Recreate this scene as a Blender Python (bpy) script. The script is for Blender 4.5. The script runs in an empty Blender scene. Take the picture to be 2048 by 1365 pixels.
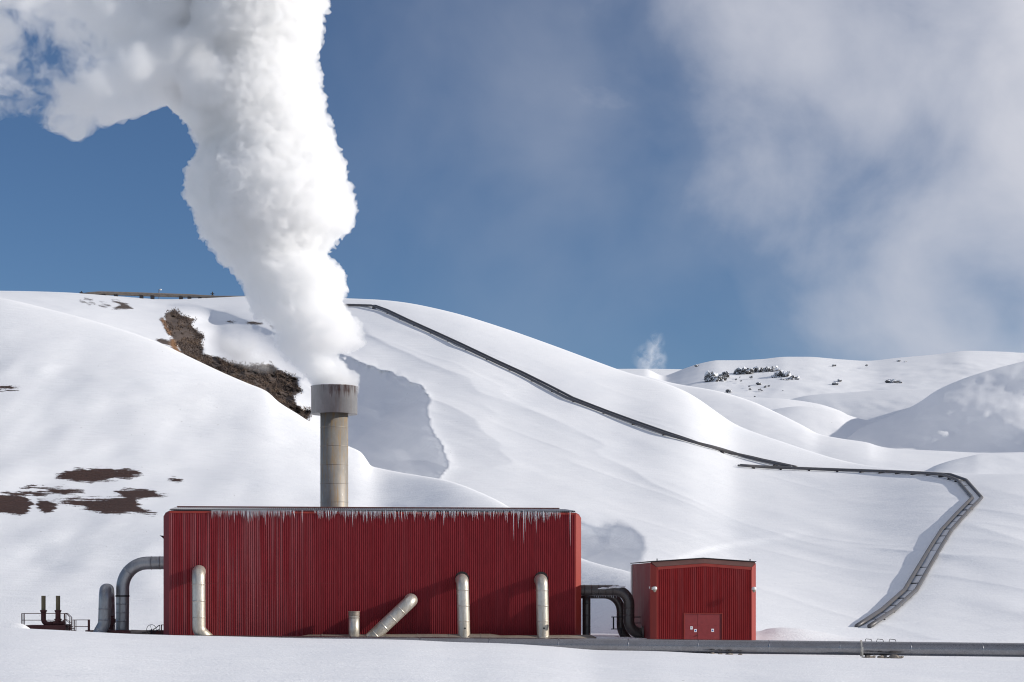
import bpy, bmesh, math, random
import numpy as np
from mathutils import Vector, Matrix

random.seed(7)
RNG = np.random.RandomState(11)
C = bpy.context.scene.collection
F = 3900.0            # focal length in units of a 2048-wide frame
HROW = 1190.0         # horizon row
ZC = 3.15             # eye height above the plant's ground level
PI = math.pi

# ------------------------------------------------------------------ helpers
def P(px, row, Y):
    return Vector(((px - 1024) / F * Y, Y, ZC + (HROW - row) / F * Y))

def tag(o, label=None, cat=None, group=None, kind=None):
    if label: o['label'] = label
    if cat: o['category'] = cat
    if group: o['group'] = group
    if kind: o['kind'] = kind
    return o

def empty(name, loc=(0, 0, 0), rz=0.0):
    o = bpy.data.objects.new(name, None)
    o.location = loc; o.rotation_euler = (0, 0, rz)
    o.empty_display_size = 0.5
    C.objects.link(o)
    return o

def obj(name, bm, mat, parent=None, smooth=False):
    me = bpy.data.meshes.new(name)
    bmesh.ops.recalc_face_normals(bm, faces=bm.faces[:])
    bm.to_mesh(me); bm.free()
    if mat: me.materials.append(mat)
    if smooth:
        me.polygons.foreach_set('use_smooth', [True] * len(me.polygons))
    o = bpy.data.objects.new(name, me)
    C.objects.link(o)
    if parent is not None: o.parent = parent
    return o

def mesh_obj(name, verts, faces, mat, parent=None, smooth=True):
    me = bpy.data.meshes.new(name)
    me.from_pydata(verts, [], faces)
    me.update()
    if mat: me.materials.append(mat)
    if smooth:
        me.polygons.foreach_set('use_smooth', [True] * len(me.polygons))
    o = bpy.data.objects.new(name, me)
    C.objects.link(o)
    if parent is not None: o.parent = parent
    return o

def box(bm, x0, x1, y0, y1, z0, z1, M=None):
    vs = [Vector((x, y, z)) for z in (z0, z1) for y in (y0, y1) for x in (x0, x1)]
    if M is not None: vs = [M @ v for v in vs]
    v = [bm.verts.new(p) for p in vs]
    for f in ((0, 2, 3, 1), (4, 5, 7, 6), (0, 1, 5, 4), (2, 6, 7, 3), (0, 4, 6, 2), (1, 3, 7, 5)):
        bm.faces.new([v[i] for i in f])

def fillet(pts, R, n=8):
    pts = [Vector(p) for p in pts]
    out = [pts[0]]
    for a, b, c in zip(pts, pts[1:], pts[2:]):
        d1 = (a - b); d2 = (c - b)
        l1, l2 = d1.length, d2.length
        if l1 < 1e-6 or l2 < 1e-6: continue
        d1 /= l1; d2 /= l2
        ang = d1.angle(d2)
        if ang > PI - 0.02:
            out.append(b); continue
        t = min(R / math.tan(ang / 2), l1 * 0.49, l2 * 0.49)
        r = t * math.tan(ang / 2)
        bis = (d1 + d2).normalized()
        cen = b + bis * (r / math.sin(ang / 2))
        p0 = b + d1 * t; p1 = b + d2 * t
        v0 = p0 - cen; v1 = p1 - cen
        ax = v0.cross(v1).normalized()
        tot = v0.angle(v1)
        for k in range(n + 1):
            out.append(cen + Matrix.Rotation(tot * k / n, 3, ax) @ v0)
    out.append(pts[-1])
    return out

def tube(bm, pts, r, seg=20, R=None, seams=0.0, lip=0.016, n=8, cap=True, start=0.35):
    """sweeps a round section along pts; seams > 0 lays a raised sheet seam every so many metres"""
    if R: pts = fillet(pts, R, n)
    pts = [Vector(p) for p in pts]
    rr = r if isinstance(r, (list, tuple)) else [r] * len(pts)
    if seams > 0:
        q, qr, acc = [], [], start
        for k in range(len(pts) - 1):
            a, b = pts[k], pts[k + 1]
            L = (b - a).length
            q.append(a); qr.append(rr[k])
            if L < 1e-6: continue
            d = (b - a) / L
            s = seams - acc
            while s < L - 0.09:
                if s > 0.09:
                    for off, e in ((-0.07, 0), (-0.024, 0), (-0.02, lip), (0.02, lip), (0.024, 0), (0.07, 0)):
                        q.append(a + d * (s + off)); qr.append(rr[k] + e)
                s += seams
            acc = (acc + L) % seams
        q.append(pts[-1]); qr.append(rr[-1])
        pts, rr = q, qr
    rings = []
    up = None
    for k, p in enumerate(pts):
        t = (pts[min(k + 1, len(pts) - 1)] - pts[max(k - 1, 0)]).normalized()
        if up is None:
            up = Vector((0, 0, 1)) if abs(t.z) < 0.9 else Vector((0, 1, 0))
        s = t.cross(up)
        if s.length < 1e-4: s = t.cross(Vector((1, 0.1, 0)))
        s.normalize(); up = s.cross(t).normalized()
        rings.append([bm.verts.new(p + (s * math.cos(2 * PI * i / seg) + up * math.sin(2 * PI * i / seg)) * rr[k]) for i in range(seg)])
    for a, b in zip(rings, rings[1:]):
        for i in range(seg):
            j = (i + 1) % seg
            bm.faces.new((a[i], a[j], b[j], b[i]))
    if cap:
        bm.faces.new(rings[0][::-1]); bm.faces.new(rings[-1])

def cyl(bm, p, r, h, seg=24, r2=None):
    tube(bm, [p, Vector(p) + Vector((0, 0, h))], [r, r if r2 is None else r2], seg)

def pchip(xk, yk):
    xk = np.array(xk, float); yk = np.array(yk, float)
    h = np.diff(xk); dl = np.diff(yk) / h
    m = np.zeros_like(yk)
    for i in range(1, len(xk) - 1):
        if dl[i - 1] * dl[i] > 0:
            w1 = 2 * h[i] + h[i - 1]; w2 = h[i] + 2 * h[i - 1]
            m[i] = (w1 + w2) / (w1 / dl[i - 1] + w2 / dl[i])
    m[0] = dl[0]; m[-1] = dl[-1]
    def f(x):
        x = np.clip(np.asarray(x, float), xk[0], xk[-1])
        i = np.clip(np.searchsorted(xk, x) - 1, 0, len(xk) - 2)
        t = (x - xk[i]) / h[i]
        return ((1 + 2 * t) * (1 - t) ** 2 * yk[i] + t * (1 - t) ** 2 * h[i] * m[i]
                + t * t * (3 - 2 * t) * yk[i + 1] + t * t * (t - 1) * h[i] * m[i + 1])
    return f

def curve(pairs):
    return pchip([p[0] for p in pairs], [p[1] for p in pairs])

_TAB = RNG.rand(256, 256)
def vnoise(x, y):
    xi = np.floor(x).astype(int); yi = np.floor(y).astype(int)
    fx = x - xi; fy = y - yi
    fx = fx * fx * (3 - 2 * fx); fy = fy * fy * (3 - 2 * fy)
    g = lambda a, b: _TAB[a & 255, b & 255]
    return (g(xi, yi) * (1 - fx) * (1 - fy) + g(xi + 1, yi) * fx * (1 - fy)
            + g(xi, yi + 1) * (1 - fx) * fy + g(xi + 1, yi + 1) * fx * fy) - 0.5
def fbm(x, y, o=4, g=0.5):
    s = 0; a = 1.0
    for k in range(o):
        s = s + a * vnoise(x * 2 ** k + 17.3 * k, y * 2 ** k + 9.1 * k); a *= g
    return s
def sstep(a, b, x):
    t = np.clip((x - a) / (b - a), 0, 1)
    return t * t * (3 - 2 * t)

def poly_sd(px, py, poly):
    """signed distance to a closed polygon, positive inside"""
    d = np.full(px.shape, 1e9); ins = np.zeros(px.shape, bool)
    n = len(poly)
    for i in range(n):
        ax, ay = poly[i]; bx, by = poly[(i + 1) % n]
        ex, ey = bx - ax, by - ay
        t = np.clip(((px - ax) * ex + (py - ay) * ey) / (ex * ex + ey * ey + 1e-9), 0, 1)
        d = np.minimum(d, np.hypot(px - ax - t * ex, py - ay - t * ey))
        c = ((ay > py) != (by > py)) & (px < (bx - ax) * (py - ay) / (by - ay + 1e-12) + ax)
        ins ^= c
    return np.where(ins, d, -d)

def line_sd(px, py, pl):
    """distance to an open polyline, positive on its left / lower side when it runs down the frame to the right"""
    d = np.full(px.shape, 1e9); s = np.zeros(px.shape)
    for (ax, ay), (bx, by) in zip(pl, pl[1:]):
        ex, ey = bx - ax, by - ay
        t = np.clip(((px - ax) * ex + (py - ay) * ey) / (ex * ex + ey * ey), 0, 1)
        dd = np.hypot(px - ax - t * ex, py - ay - t * ey)
        cr = ex * (py - ay) - ey * (px - ax)
        up = dd < d - 1e-6
        d = np.where(up, dd, d); s = np.where(up, np.sign(cr), s)
    return d * s

ICO = {}
for _s in (1, 2, 3, 4):
    _b = bmesh.new(); bmesh.ops.create_icosphere(_b, subdivisions=_s, radius=1.0)
    _b.verts.index_update()
    ICO[_s] = (np.array([v_.co[:] for v_ in _b.verts]), np.array([[v_.index for v_ in f_.verts] for f_ in _b.faces])); _b.free()

# ------------------------------------------------------------------ materials
def nodes_of(name):
    m = bpy.data.materials.new(name); m.use_nodes = True
    nt = m.node_tree
    return m, nt, nt.nodes['Principled BSDF']

def N(nt, typ, **kw):
    n = nt.nodes.new(typ)
    for k, v in kw.items():
        if k in n.inputs: n.inputs[k].default_value = v
        else: setattr(n, k, v)
    return n

def ramp(nt, fac, stops):
    r = nt.nodes.new('ShaderNodeValToRGB')
    el = r.color_ramp.elements
    while len(el) < len(stops): el.new(0.5)
    for e, (p, c) in zip(el, stops):
        e.position = p; e.color = (c, c, c, 1) if not isinstance(c, tuple) else (c + (1,) if len(c) == 3 else c)
    nt.links.new(fac, r.inputs[0])
    return r

def mix(nt, fac, a, b, mode='MIX'):
    m = nt.nodes.new('ShaderNodeMix'); m.data_type = 'RGBA'; m.blend_type = mode
    for s, i in ((fac, 0), (a, 6), (b, 7)):
        if hasattr(s, 'is_linked') or hasattr(s, 'links'): nt.links.new(s, m.inputs[i])
        elif i == 0: m.inputs[0].default_value = s
        else: m.inputs[i].default_value = s + (1,) if len(s) == 3 else s
    return m.outputs[2]

def math_(nt, op, a, b=None, clamp=False):
    m = nt.nodes.new('ShaderNodeMath'); m.operation = op; m.use_clamp = clamp
    for s, i in ((a, 0), (b, 1)):
        if s is None: continue
        if isinstance(s, (int, float)): m.inputs[i].default_value = s
        else: nt.links.new(s, m.inputs[i])
    return m.outputs[0]

def coords(nt, kind='Object', scale=(1, 1, 1)):
    t = nt.nodes.new('ShaderNodeTexCoord')
    mp = nt.nodes.new('ShaderNodeMapping'); mp.inputs['Scale'].default_value = scale
    nt.links.new(t.outputs[kind], mp.inputs[0])
    return mp.outputs[0]

def noise(nt, vec, scale, detail=4, rough=0.55, dist=0.0):
    n = N(nt, 'ShaderNodeTexNoise', Scale=scale, Detail=detail, Roughness=rough, Distortion=dist)
    nt.links.new(vec, n.inputs['Vector'])
    return n.outputs['Fac']

def bump(nt, b, h, strength, dist):
    n = N(nt, 'ShaderNodeBump', Strength=strength, Distance=dist)
    nt.links.new(h, n.inputs['Height']); nt.links.new(n.outputs[0], b.inputs['Normal'])

def plain(name, col, rough=0.6, metal=0.0, var=0.25, scale=3.0, bmp=0.0, stretch=(1, 1, 1), spec=0.5):
    m, nt, b = nodes_of(name)
    v = coords(nt, 'Object', stretch)
    f = noise(nt, v, scale, 6, 0.6)
    f2 = noise(nt, v, scale * 9, 3, 0.6)
    mm = math_(nt, 'ADD', math_(nt, 'MULTIPLY', f, 0.75), math_(nt, 'MULTIPLY', f2, 0.25))
    lo = tuple(c * (1 - var) for c in col); hi = tuple(min(1, c * (1 + var)) for c in col)
    r = ramp(nt, mm, [(0.3, lo), (0.7, hi)])
    nt.links.new(r.outputs[0], b.inputs['Base Color'])
    b.inputs['Metallic'].default_value = metal
    rr = ramp(nt, f, [(0.2, max(0, rough - 0.1)), (0.8, min(1, rough + 0.1))])
    nt.links.new(rr.outputs[0], b.inputs['Roughness'])
    b.inputs['Specular IOR Level'].default_value = spec
    if bmp: bump(nt, b, f2, bmp, 0.02)
    return m

def snow_material(name, soil=(0.034, 0.021, 0.019), soil2=(0.085, 0.038, 0.025), bare=True, detail=1.0):
    m, nt, b = nodes_of(name)
    v = coords(nt, 'Object')
    n1 = noise(nt, coords(nt, 'Object', (0.6, 0.25, 0.6)), 0.12, 6, 0.6)
    col = ramp(nt, n1, [(0.25, (0.80, 0.815, 0.84)), (0.75, (0.88, 0.885, 0.895))]).outputs[0]
    # wind crust: long low ripples and fine grain
    sast = noise(nt, coords(nt, 'Object', (0.22, 1.0, 1.0)), 0.7 * detail, 5, 0.6, 0.4)
    fine = noise(nt, v, 5.0 * detail, 4, 0.6)
    h = math_(nt, 'ADD', sast, math_(nt, 'MULTIPLY', fine, 0.18))
    if bare:
        at = N(nt, 'ShaderNodeAttribute', attribute_name='bare')
        ochre = N(nt, 'ShaderNodeAttribute', attribute_name='ochre')
        e1 = noise(nt, coords(nt, 'Object', (0.55, 0.55, 1.0)), 1.4, 6, 0.68, 0.3)
        e2 = noise(nt, v, 6.0, 3, 0.7)
        e3 = noise(nt, coords(nt, 'Object', (0.5, 0.5, 1.0)), 0.22, 2, 0.5)
        st_ = noise(nt, coords(nt, 'Object', (0.30, 1.1, 1.6)), 1.1, 4, 0.7)
        e = math_(nt, 'ADD', math_(nt, 'MULTIPLY', math_(nt, 'SUBTRACT', e1, 0.5), 1.8),
                  math_(nt, 'MULTIPLY', math_(nt, 'SUBTRACT', e2, 0.5), 1.2))
        e = math_(nt, 'ADD', e, math_(nt, 'MULTIPLY', math_(nt, 'SUBTRACT', st_, 0.50), 3.4))
        e = math_(nt, 'ADD', e, math_(nt, 'MULTIPLY', math_(nt, 'SUBTRACT', e3, 0.40), 1.4))
        sm = math_(nt, 'MULTIPLY', math_(nt, 'ADD', at.outputs['Fac'], e), 6.0, True)
        s1 = noise(nt, v, 2.2, 6, 0.7)
        soilc = ramp(nt, s1, [(0.3, soil), (0.55, tuple(a * 0.5 + c * 0.5 for a, c in zip(soil, soil2))), (0.8, soil2)]).outputs[0]
        soilc = mix(nt, ochre.outputs['Fac'], soilc, (0.30, 0.15, 0.06))
        gate = math_(nt, 'GREATER_THAN', at.outputs['Fac'], -0.98)
        sm = math_(nt, 'MULTIPLY', sm, gate)
        col = mix(nt, sm, col, soilc)
        h = math_(nt, 'ADD', h, math_(nt, 'MULTIPLY', math_(nt, 'MULTIPLY', sm, s1), 1.5))
    nt.links.new(col, b.inputs['Base Color'])
    b.inputs['Roughness'].default_value = 0.75
    b.inputs['Specular IOR Level'].default_value = 0.25
    # thin scatter of grit and stubble poking through the crust
    g1 = noise(nt, coords(nt, 'Object', (1.0, 0.5, 1.0)), 2.4 * detail, 2, 0.5)
    g2 = noise(nt, coords(nt, 'Object', (0.6, 0.6, 0.6)), 0.05, 3, 0.6)
    gr = math_(nt, 'MULTIPLY', ramp(nt, g1, [(0.735, 0.0), (0.775, 1.0)]).outputs[0], ramp(nt, g2, [(0.52, 0.0), (0.62, 0.8)]).outputs[0])
    col = mix(nt, gr, col, (0.30, 0.28, 0.27))
    nt.links.new(col, b.inputs['Base Color'])
    bump(nt, b, h, 0.5, 0.42)
    return m

MAT = {}
MAT['snow'] = snow_material('snow_ground')
MAT['snow_hill'] = snow_material('snow_hill', (0.050, 0.040, 0.038), (0.16, 0.115, 0.085), detail=0.6)
MAT['snow_far'] = snow_material('snow_far', bare=False, detail=0.25)

def red_wall(name, base, frost):
    m, nt, b = nodes_of(name)
    tc = coords(nt, 'Object')
    rib = noise(nt, coords(nt, 'Object', (1, 0.01, 0.012)), 5.5, 2, 0.7)        # one tone per few ribs, running down the sheet
    broad = noise(nt, coords(nt, 'Object', (0.16, 0.01, 0.03)), 1.0, 3, 0.6)
    mott = noise(nt, coords(nt, 'Object', (1, 1, 0.25)), 3.0, 6, 0.7)
    c = ramp(nt, mott, [(0.3, tuple(x * 0.82 for x in base)), (0.7, tuple(x * 1.12 for x in base))]).outputs[0]
    a = math_(nt, 'MULTIPLY', ramp(nt, rib, [(0.42, 0.0), (0.68, 1.0)]).outputs[0],
              ramp(nt, broad, [(0.35, 0.45), (0.62, 1.0)]).outputs[0])
    # chalked, paler paint toward the low-x end of the long wall
    sx = N(nt, 'ShaderNodeSeparateXYZ'); nt.links.new(tc, sx.inputs[0])
    end = ramp(nt, math_(nt, 'MULTIPLY', sx.outputs[0], 1 / 32.0), [(0.0, 1.0), (0.24, 0.8), (0.36, 0.2), (1.0, 0.1)]).outputs[0]
    a = math_(nt, 'MULTIPLY', math_(nt, 'MULTIPLY', a, end), frost)
    c = mix(nt, a, c, (0.52, 0.36, 0.37))
    nt.links.new(c, b.inputs['Base Color'])
    b.inputs['Roughness'].default_value = 0.55
    b.inputs['Specular IOR Level'].default_value = 0.12
    bump(nt, b, mott, 0.15, 0.01)
    return m
MAT['red_long'] = red_wall('red_sheet_long', (0.235, 0.022, 0.028), 0.32)
MAT['red_small'] = red_wall('red_sheet_small', (0.25, 0.019, 0.020), 0.10)
MAT['red_trim'] = plain('red_trim', (0.27, 0.024, 0.014), 0.5, 0, 0.15, 1.5, stretch=(1, 1, 0.15))
MAT['red_dull_shaded'] = plain('red_dull_shaded', (0.18, 0.018, 0.022), 0.6, 0, 0.25, 1.5, stretch=(1, 1, 0.2))  # red darkened to put shade into the side walls and left flashing
MAT['red_door'] = plain('red_door', (0.235, 0.026, 0.028), 0.55, 0, 0.15, 4.0)
MAT['fascia'] = plain('brown_fascia', (0.13, 0.06, 0.05), 0.6, 0.1, 0.25, 1.2)
MAT['roof'] = plain('roof_sheet', (0.30, 0.30, 0.32), 0.5, 0.2, 0.2, 1.5)
MAT['black'] = plain('black_gap', (0.012, 0.010, 0.012), 0.8, 0, 0.2)
MAT['rail'] = plain('rust_red_steel', (0.085, 0.022, 0.020), 0.6, 0.2, 0.35, 5.0)
MAT['rail_black'] = plain('black_steel', (0.02, 0.018, 0.022), 0.6, 0.2, 0.3, 5.0)
MAT['stack'] = plain('olive_stack', (0.16, 0.125, 0.07), 0.7, 0.1, 0.35, 4.0, stretch=(1, 1, 0.3))
MAT['lamp'] = plain('lamp_white', (0.75, 0.73, 0.70), 0.4, 0, 0.08)
MAT['lamp_glass'] = plain('lamp_glass', (0.30, 0.27, 0.22), 0.15, 0.2, 0.2, 20)
MAT['notice'] = plain('notice_white', (0.80, 0.80, 0.82), 0.5, 0, 0.05)
MAT['blue'] = plain('notice_blue', (0.02, 0.08, 0.35), 0.5, 0, 0.05)
MAT['ink'] = plain('notice_grey', (0.25, 0.25, 0.27), 0.5, 0, 0.05)
MAT['concrete'] = plain('concrete_foot', (0.22, 0.20, 0.18), 0.85, 0, 0.3, 3.0, 0.2)
MAT['timber'] = plain('support_dark', (0.035, 0.032, 0.035), 0.8, 0, 0.3, 3.0)

def sheet_metal(name, col, metal, rough, dirt, dcol, stretch=(1, 1, 0.25), bmp=0.25):
    m, nt, b = nodes_of(name)
    a = noise(nt, coords(nt, 'Object', stretch), 1.6, 7, 0.68)
    s = noise(nt, coords(nt, 'Object', stretch), 14.0, 4, 0.65)
    c = ramp(nt, s, [(0.3, tuple(x * 0.85 for x in col)), (0.7, tuple(min(1, x * 1.12) for x in col))]).outputs[0]
    f = math_(nt, 'MULTIPLY', ramp(nt, a, [(0.42, 0.0), (0.72, 1.0)]).outputs[0], dirt)
    c = mix(nt, f, c, dcol)
    nt.links.new(c, b.inputs['Base Color'])
    b.inputs['Metallic'].default_value = metal
    r = ramp(nt, math_(nt, 'ADD', math_(nt, 'MULTIPLY', s, 0.5), math_(nt, 'MULTIPLY', a, 0.5)), [(0.3, max(0.1, rough - 0.12)), (0.7, rough + 0.12)])
    nt.links.new(r.outputs[0], b.inputs['Roughness'])
    bump(nt, b, math_(nt, 'ADD', a, math_(nt, 'MULTIPLY', s, 0.2)), bmp, 0.03)
    return m
MAT['alu'] = sheet_metal('weathered_aluminium', (0.58, 0.55, 0.49), 0.6, 0.42, 0.85, (0.31, 0.25, 0.17))
MAT['alu_dark'] = sheet_metal('dull_cladding', (0.34, 0.34, 0.35), 0.65, 0.42, 0.6, (0.15, 0.13, 0.11))
MAT['pipe_grey'] = sheet_metal('grey_pipe', (0.27, 0.27, 0.285), 0.9, 0.30, 0.3, (0.15, 0.12, 0.10), (0.4, 1, 1), 0.01)
MAT['pipe_brown'] = sheet_metal('brown_pipe', (0.27, 0.225, 0.185), 0.35, 0.5, 0.7, (0.14, 0.10, 0.075), (0.5, 1, 1))
MAT['pipe_black'] = sheet_metal('black_pipe', (0.085, 0.075, 0.073), 0.45, 0.33, 0.5, (0.075, 0.055, 0.04))
MAT['line_pipe'] = sheet_metal('hill_pipe', (0.105, 0.105, 0.115), 0.35, 0.5, 0.6, (0.16, 0.13, 0.10), (0.3, 0.3, 0.3))

def chimney_metal(name, base, rust, streak):
    m, nt, b = nodes_of(name)
    v = coords(nt, 'Object', (1, 1, 0.10))
    st = noise(nt, v, 4.5, 6, 0.7)
    blot = noise(nt, coords(nt, 'Object', (1, 1, 0.6)), 0.9, 6, 0.65)
    c = ramp(nt, blot, [(0.3, tuple(x * 0.72 for x in base)), (0.62, base), (0.75, tuple(min(1, x * 1.25) for x in base))]).outputs[0]
    brown = ramp(nt, st, [(0.50, 0.0), (0.66, 1.0)]).outputs[0]
    c = mix(nt, math_(nt, 'MULTIPLY', brown, streak), c, (0.36, 0.24, 0.12))
    sal = ramp(nt, noise(nt, coords(nt, 'Object', (1, 1, 0.22)), 5.0, 7, 0.75), [(0.62, 0.0), (0.70, 1.0)]).outputs[0]
    c = mix(nt, math_(nt, 'MULTIPLY', sal, 0.7), c, (0.74, 0.71, 0.66))
    if rust:
        sx = N(nt, 'ShaderNodeSeparateXYZ'); nt.links.new(coords(nt, 'Object'), sx.inputs[0])
        top = ramp(nt, sx.outputs[2], [(0.0, 0.0), (1.0, 0.0)])
        z = math_(nt, 'MULTIPLY', math_(nt, 'SUBTRACT', sx.outputs[2], 18.9), 0.5, True)
        rs = noise(nt, coords(nt, 'Object', (1, 1, 0.07)), 1.7, 7, 0.78)
        rf = math_(nt, 'MULTIPLY', math_(nt, 'SUBTRACT', math_(nt, 'ADD', rs, math_(nt, 'MULTIPLY', z, 0.36)), 0.83), 8.0, True)
        c = mix(nt, rf, c, (0.085, 0.028, 0.014))
    nt.links.new(c, b.inputs['Base Color'])
    b.inputs['Metallic'].default_value = 0.25
    b.inputs['Roughness'].default_value = 0.55
    bump(nt, b, st, 0.15, 0.03)
    return m
MAT['shaft'] = chimney_metal('chimney_shaft', (0.33, 0.305, 0.27), False, 0.95)
MAT['cap'] = chimney_metal('chimney_cap', (0.47, 0.47, 0.47), True, 0.25)

def ice_material():
    m, nt, b = nodes_of('ice')
    b.inputs['Base Color'].default_value = (0.86, 0.88, 0.93, 1)
    b.inputs['Roughness'].default_value = 0.25
    b.inputs['Transmission Weight'].default_value = 0.45
    b.inputs['IOR'].default_value = 1.31
    bump(nt, b, noise(nt, coords(nt, 'Object'), 20, 3), 0.3, 0.02)
    return m
MAT['ice'] = ice_material()

def rock_material():
    m, nt, b = nodes_of('snowy_rock')
    g = N(nt, 'ShaderNodeNewGeometry')
    sx = N(nt, 'ShaderNodeSeparateXYZ'); nt.links.new(g.outputs['Normal'], sx.inputs[0])
    n = noise(nt, coords(nt, 'Object'), 0.34, 7, 0.74, 0.6)
    f = math_(nt, 'ADD', sx.outputs[2], math_(nt, 'MULTIPLY', math_(nt, 'SUBTRACT', n, 0.5), 2.6))
    f = math_(nt, 'ADD', math_(nt, 'MULTIPLY', f, 0.5), 0.5)
    s = ramp(nt, f, [(0.30, 0.0), (0.40, 1.0)]).outputs[0]
    rc = ramp(nt, noise(nt, coords(nt, 'Object'), 0.6, 6, 0.7), [(0.3, (0.06, 0.06, 0.065)), (0.7, (0.18, 0.175, 0.175))]).outputs[0]
    nt.links.new(mix(nt, s, rc, (0.85, 0.86, 0.88)), b.inputs['Base Color'])
    b.inputs['Roughness'].default_value = 0.85
    bump(nt, b, n, 0.7, 1.2)
    return m
MAT['rock'] = rock_material()

def brush_material():
    m, nt, b = nodes_of('dry_brush')
    n = noise(nt, coords(nt, 'Object'), 0.16, 5, 0.7)
    n2 = noise(nt, coords(nt, 'Object'), 3, 3, 0.65)
    c = ramp(nt, math_(nt, 'ADD', math_(nt, 'MULTIPLY', n, 0.6), math_(nt, 'MULTIPLY', n2, 0.4)),
             [(0.36, (0.05, 0.040, 0.040)), (0.50, (0.11, 0.080, 0.066)), (0.64, (0.26, 0.175, 0.11))]).outputs[0]
    nt.links.new(c, b.inputs['Base Color']); b.inputs['Roughness'].default_value = 0.9
    return m
MAT['brush'] = brush_material()

def steam_material(name, density, hetero=None, aniso=0.0):
    m = bpy.data.materials.new(name); m.use_nodes = True
    nt = m.node_tree; nt.nodes.remove(nt.nodes['Principled BSDF'])
    out = nt.nodes['Material Output']
    v = N(nt, 'ShaderNodeVolumePrincipled')
    v.inputs['Color'].default_value = (0.999, 0.999, 0.999, 1)
    v.inputs['Anisotropy'].default_value = aniso
    v.inputs['Density'].default_value = density
    if hetero: hetero(nt, v, density)
    nt.links.new(v.outputs[0], out.inputs['Volume'])
    return m

# ------------------------------------------------------------------ camera, sun, sky
SUN_AZ = math.radians(82.0)      # measured from straight back of the camera round to the right
SUN_EL = math.radians(19.6)
cam = bpy.data.cameras.new('camera')
cam.sensor_width = 36.0; cam.lens = 36.0 * F / 2048.0
cam.shift_y = (HROW - 682.5) / 2048.0
cam.clip_end = 20000; cam.clip_start = 0.5
co = bpy.data.objects.new('camera', cam); C.objects.link(co)
co.location = (0, 0, ZC); co.rotation_euler = (PI / 2, 0, 0)
bpy.context.scene.camera = co

sdir = Vector((math.sin(SUN_AZ) * math.cos(SUN_EL), -math.cos(SUN_AZ) * math.cos(SUN_EL), math.sin(SUN_EL)))
sl = bpy.data.lights.new('sun', 'SUN'); sl.energy = 4.35; sl.angle = math.radians(0.5); sl.color = (1.0, 0.94, 0.86)
so = bpy.data.objects.new('sun', sl); C.objects.link(so)
so.rotation_euler = (-sdir).to_track_quat('-Z', 'Y').to_euler()
so.location = (60, -40, 80)

w = bpy.data.worlds.new('World'); bpy.context.scene.world = w; w.use_nodes = True
nt = w.node_tree
bg = nt.nodes['Background']; bg.inputs['Strength'].default_value = 0.08
sky = nt.nodes.new('ShaderNodeTexSky'); sky.sky_type = 'NISHITA'; sky.sun_disc = False
sky.sun_elevation = SUN_EL; sky.sun_rotation = PI - SUN_AZ
sky.altitude = 2500; sky.air_density = 1.0; sky.dust_density = 0.0; sky.ozone_density = 3.0
tc = nt.nodes.new('ShaderNodeTexCoord')
sx = nt.nodes.new('ShaderNodeSeparateXYZ'); nt.links.new(tc.outputs['Generated'], sx.inputs[0])
yy = math_(nt, 'MAXIMUM', sx.outputs[1], 0.08)
u = math_(nt, 'DIVIDE', sx.outputs[0], yy); v = math_(nt, 'DIVIDE', sx.outputs[2], yy)
cv = nt.nodes.new('ShaderNodeCombineXYZ'); nt.links.new(u, cv.inputs[0]); nt.links.new(v, cv.inputs[1])
n1 = noise(nt, cv.outputs[0], 11.0, 7, 0.50, 0.25)
n2 = noise(nt, cv.outputs[0], 6.0, 4, 0.5, 0.2)
# bank of cloud that fills the sky to the right, thinning along a slanting edge
a = math_(nt, 'SUBTRACT', math_(nt, 'MULTIPLY', u, F / 520.0), math_(nt, 'ADD', 0.0, (1270 - 1024) / 520.0))
a = math_(nt, 'SUBTRACT', a, math_(nt, 'MULTIPLY', math_(nt, 'SUBTRACT', HROW / F, v), F * 0.70 / 520.0))
a = math_(nt, 'ADD', a, math_(nt, 'MULTIPLY', math_(nt, 'SUBTRACT', n1, 0.5), 3.1))
a = math_(nt, 'ADD', a, math_(nt, 'MULTIPLY', math_(nt, 'SUBTRACT', n2, 0.5), 1.0))
bank = ramp(nt, math_(nt, 'MULTIPLY', math_(nt, 'ADD', a, 1.0), 0.4), [(0.0, 0.0), (0.30, 0.16), (0.60, 0.60), (0.95, 0.97)]).outputs[0]
bank = math_(nt, 'MULTIPLY', bank, ramp(nt, math_(nt, 'MULTIPLY', u, 0.5), [(0.18, 1.0), (0.5, 0.15)]).outputs[0])
veil = ramp(nt, math_(nt, 'ADD', math_(nt, 'MULTIPLY', n2, 0.6), math_(nt, 'MULTIPLY', n1, 0.4)), [(0.36, 0.0), (0.72, 0.42)]).outputs[0]
side = ramp(nt, math_(nt, 'ADD', math_(nt, 'MULTIPLY', u, 2.2), 0.42), [(0.10, 0.0), (0.45, 1.0)]).outputs[0]
hi = ramp(nt, math_(nt, 'MULTIPLY', v, 3.0), [(0.25, 0.15), (0.75, 1.0)]).outputs[0]
veil = math_(nt, 'MULTIPLY', math_(nt, 'MULTIPLY', veil, side), hi)
over = math_(nt, 'MULTIPLY', ramp(nt, sx.outputs[2], [(0.36, 0.0), (0.62, 0.15)]).outputs[0], 1.0)  # overhead cloud out of view, added to brighten the fill light
cl = math_(nt, 'MAXIMUM', math_(nt, 'MAXIMUM', bank, veil), over)
SKYMUL = N(nt, 'ShaderNodeMix', data_type='RGBA', blend_type='MULTIPLY'); SKYMUL.inputs[0].default_value = 1.0
nt.links.new(sky.outputs[0], SKYMUL.inputs[6]); SKYMUL.inputs[7].default_value = (0.80, 0.90, 1.01, 1)
mx = mix(nt, cl, SKYMUL.outputs[2], (7.8, 8.0, 8.9))
nt.links.new(mx, bg.inputs['Color'])

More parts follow.
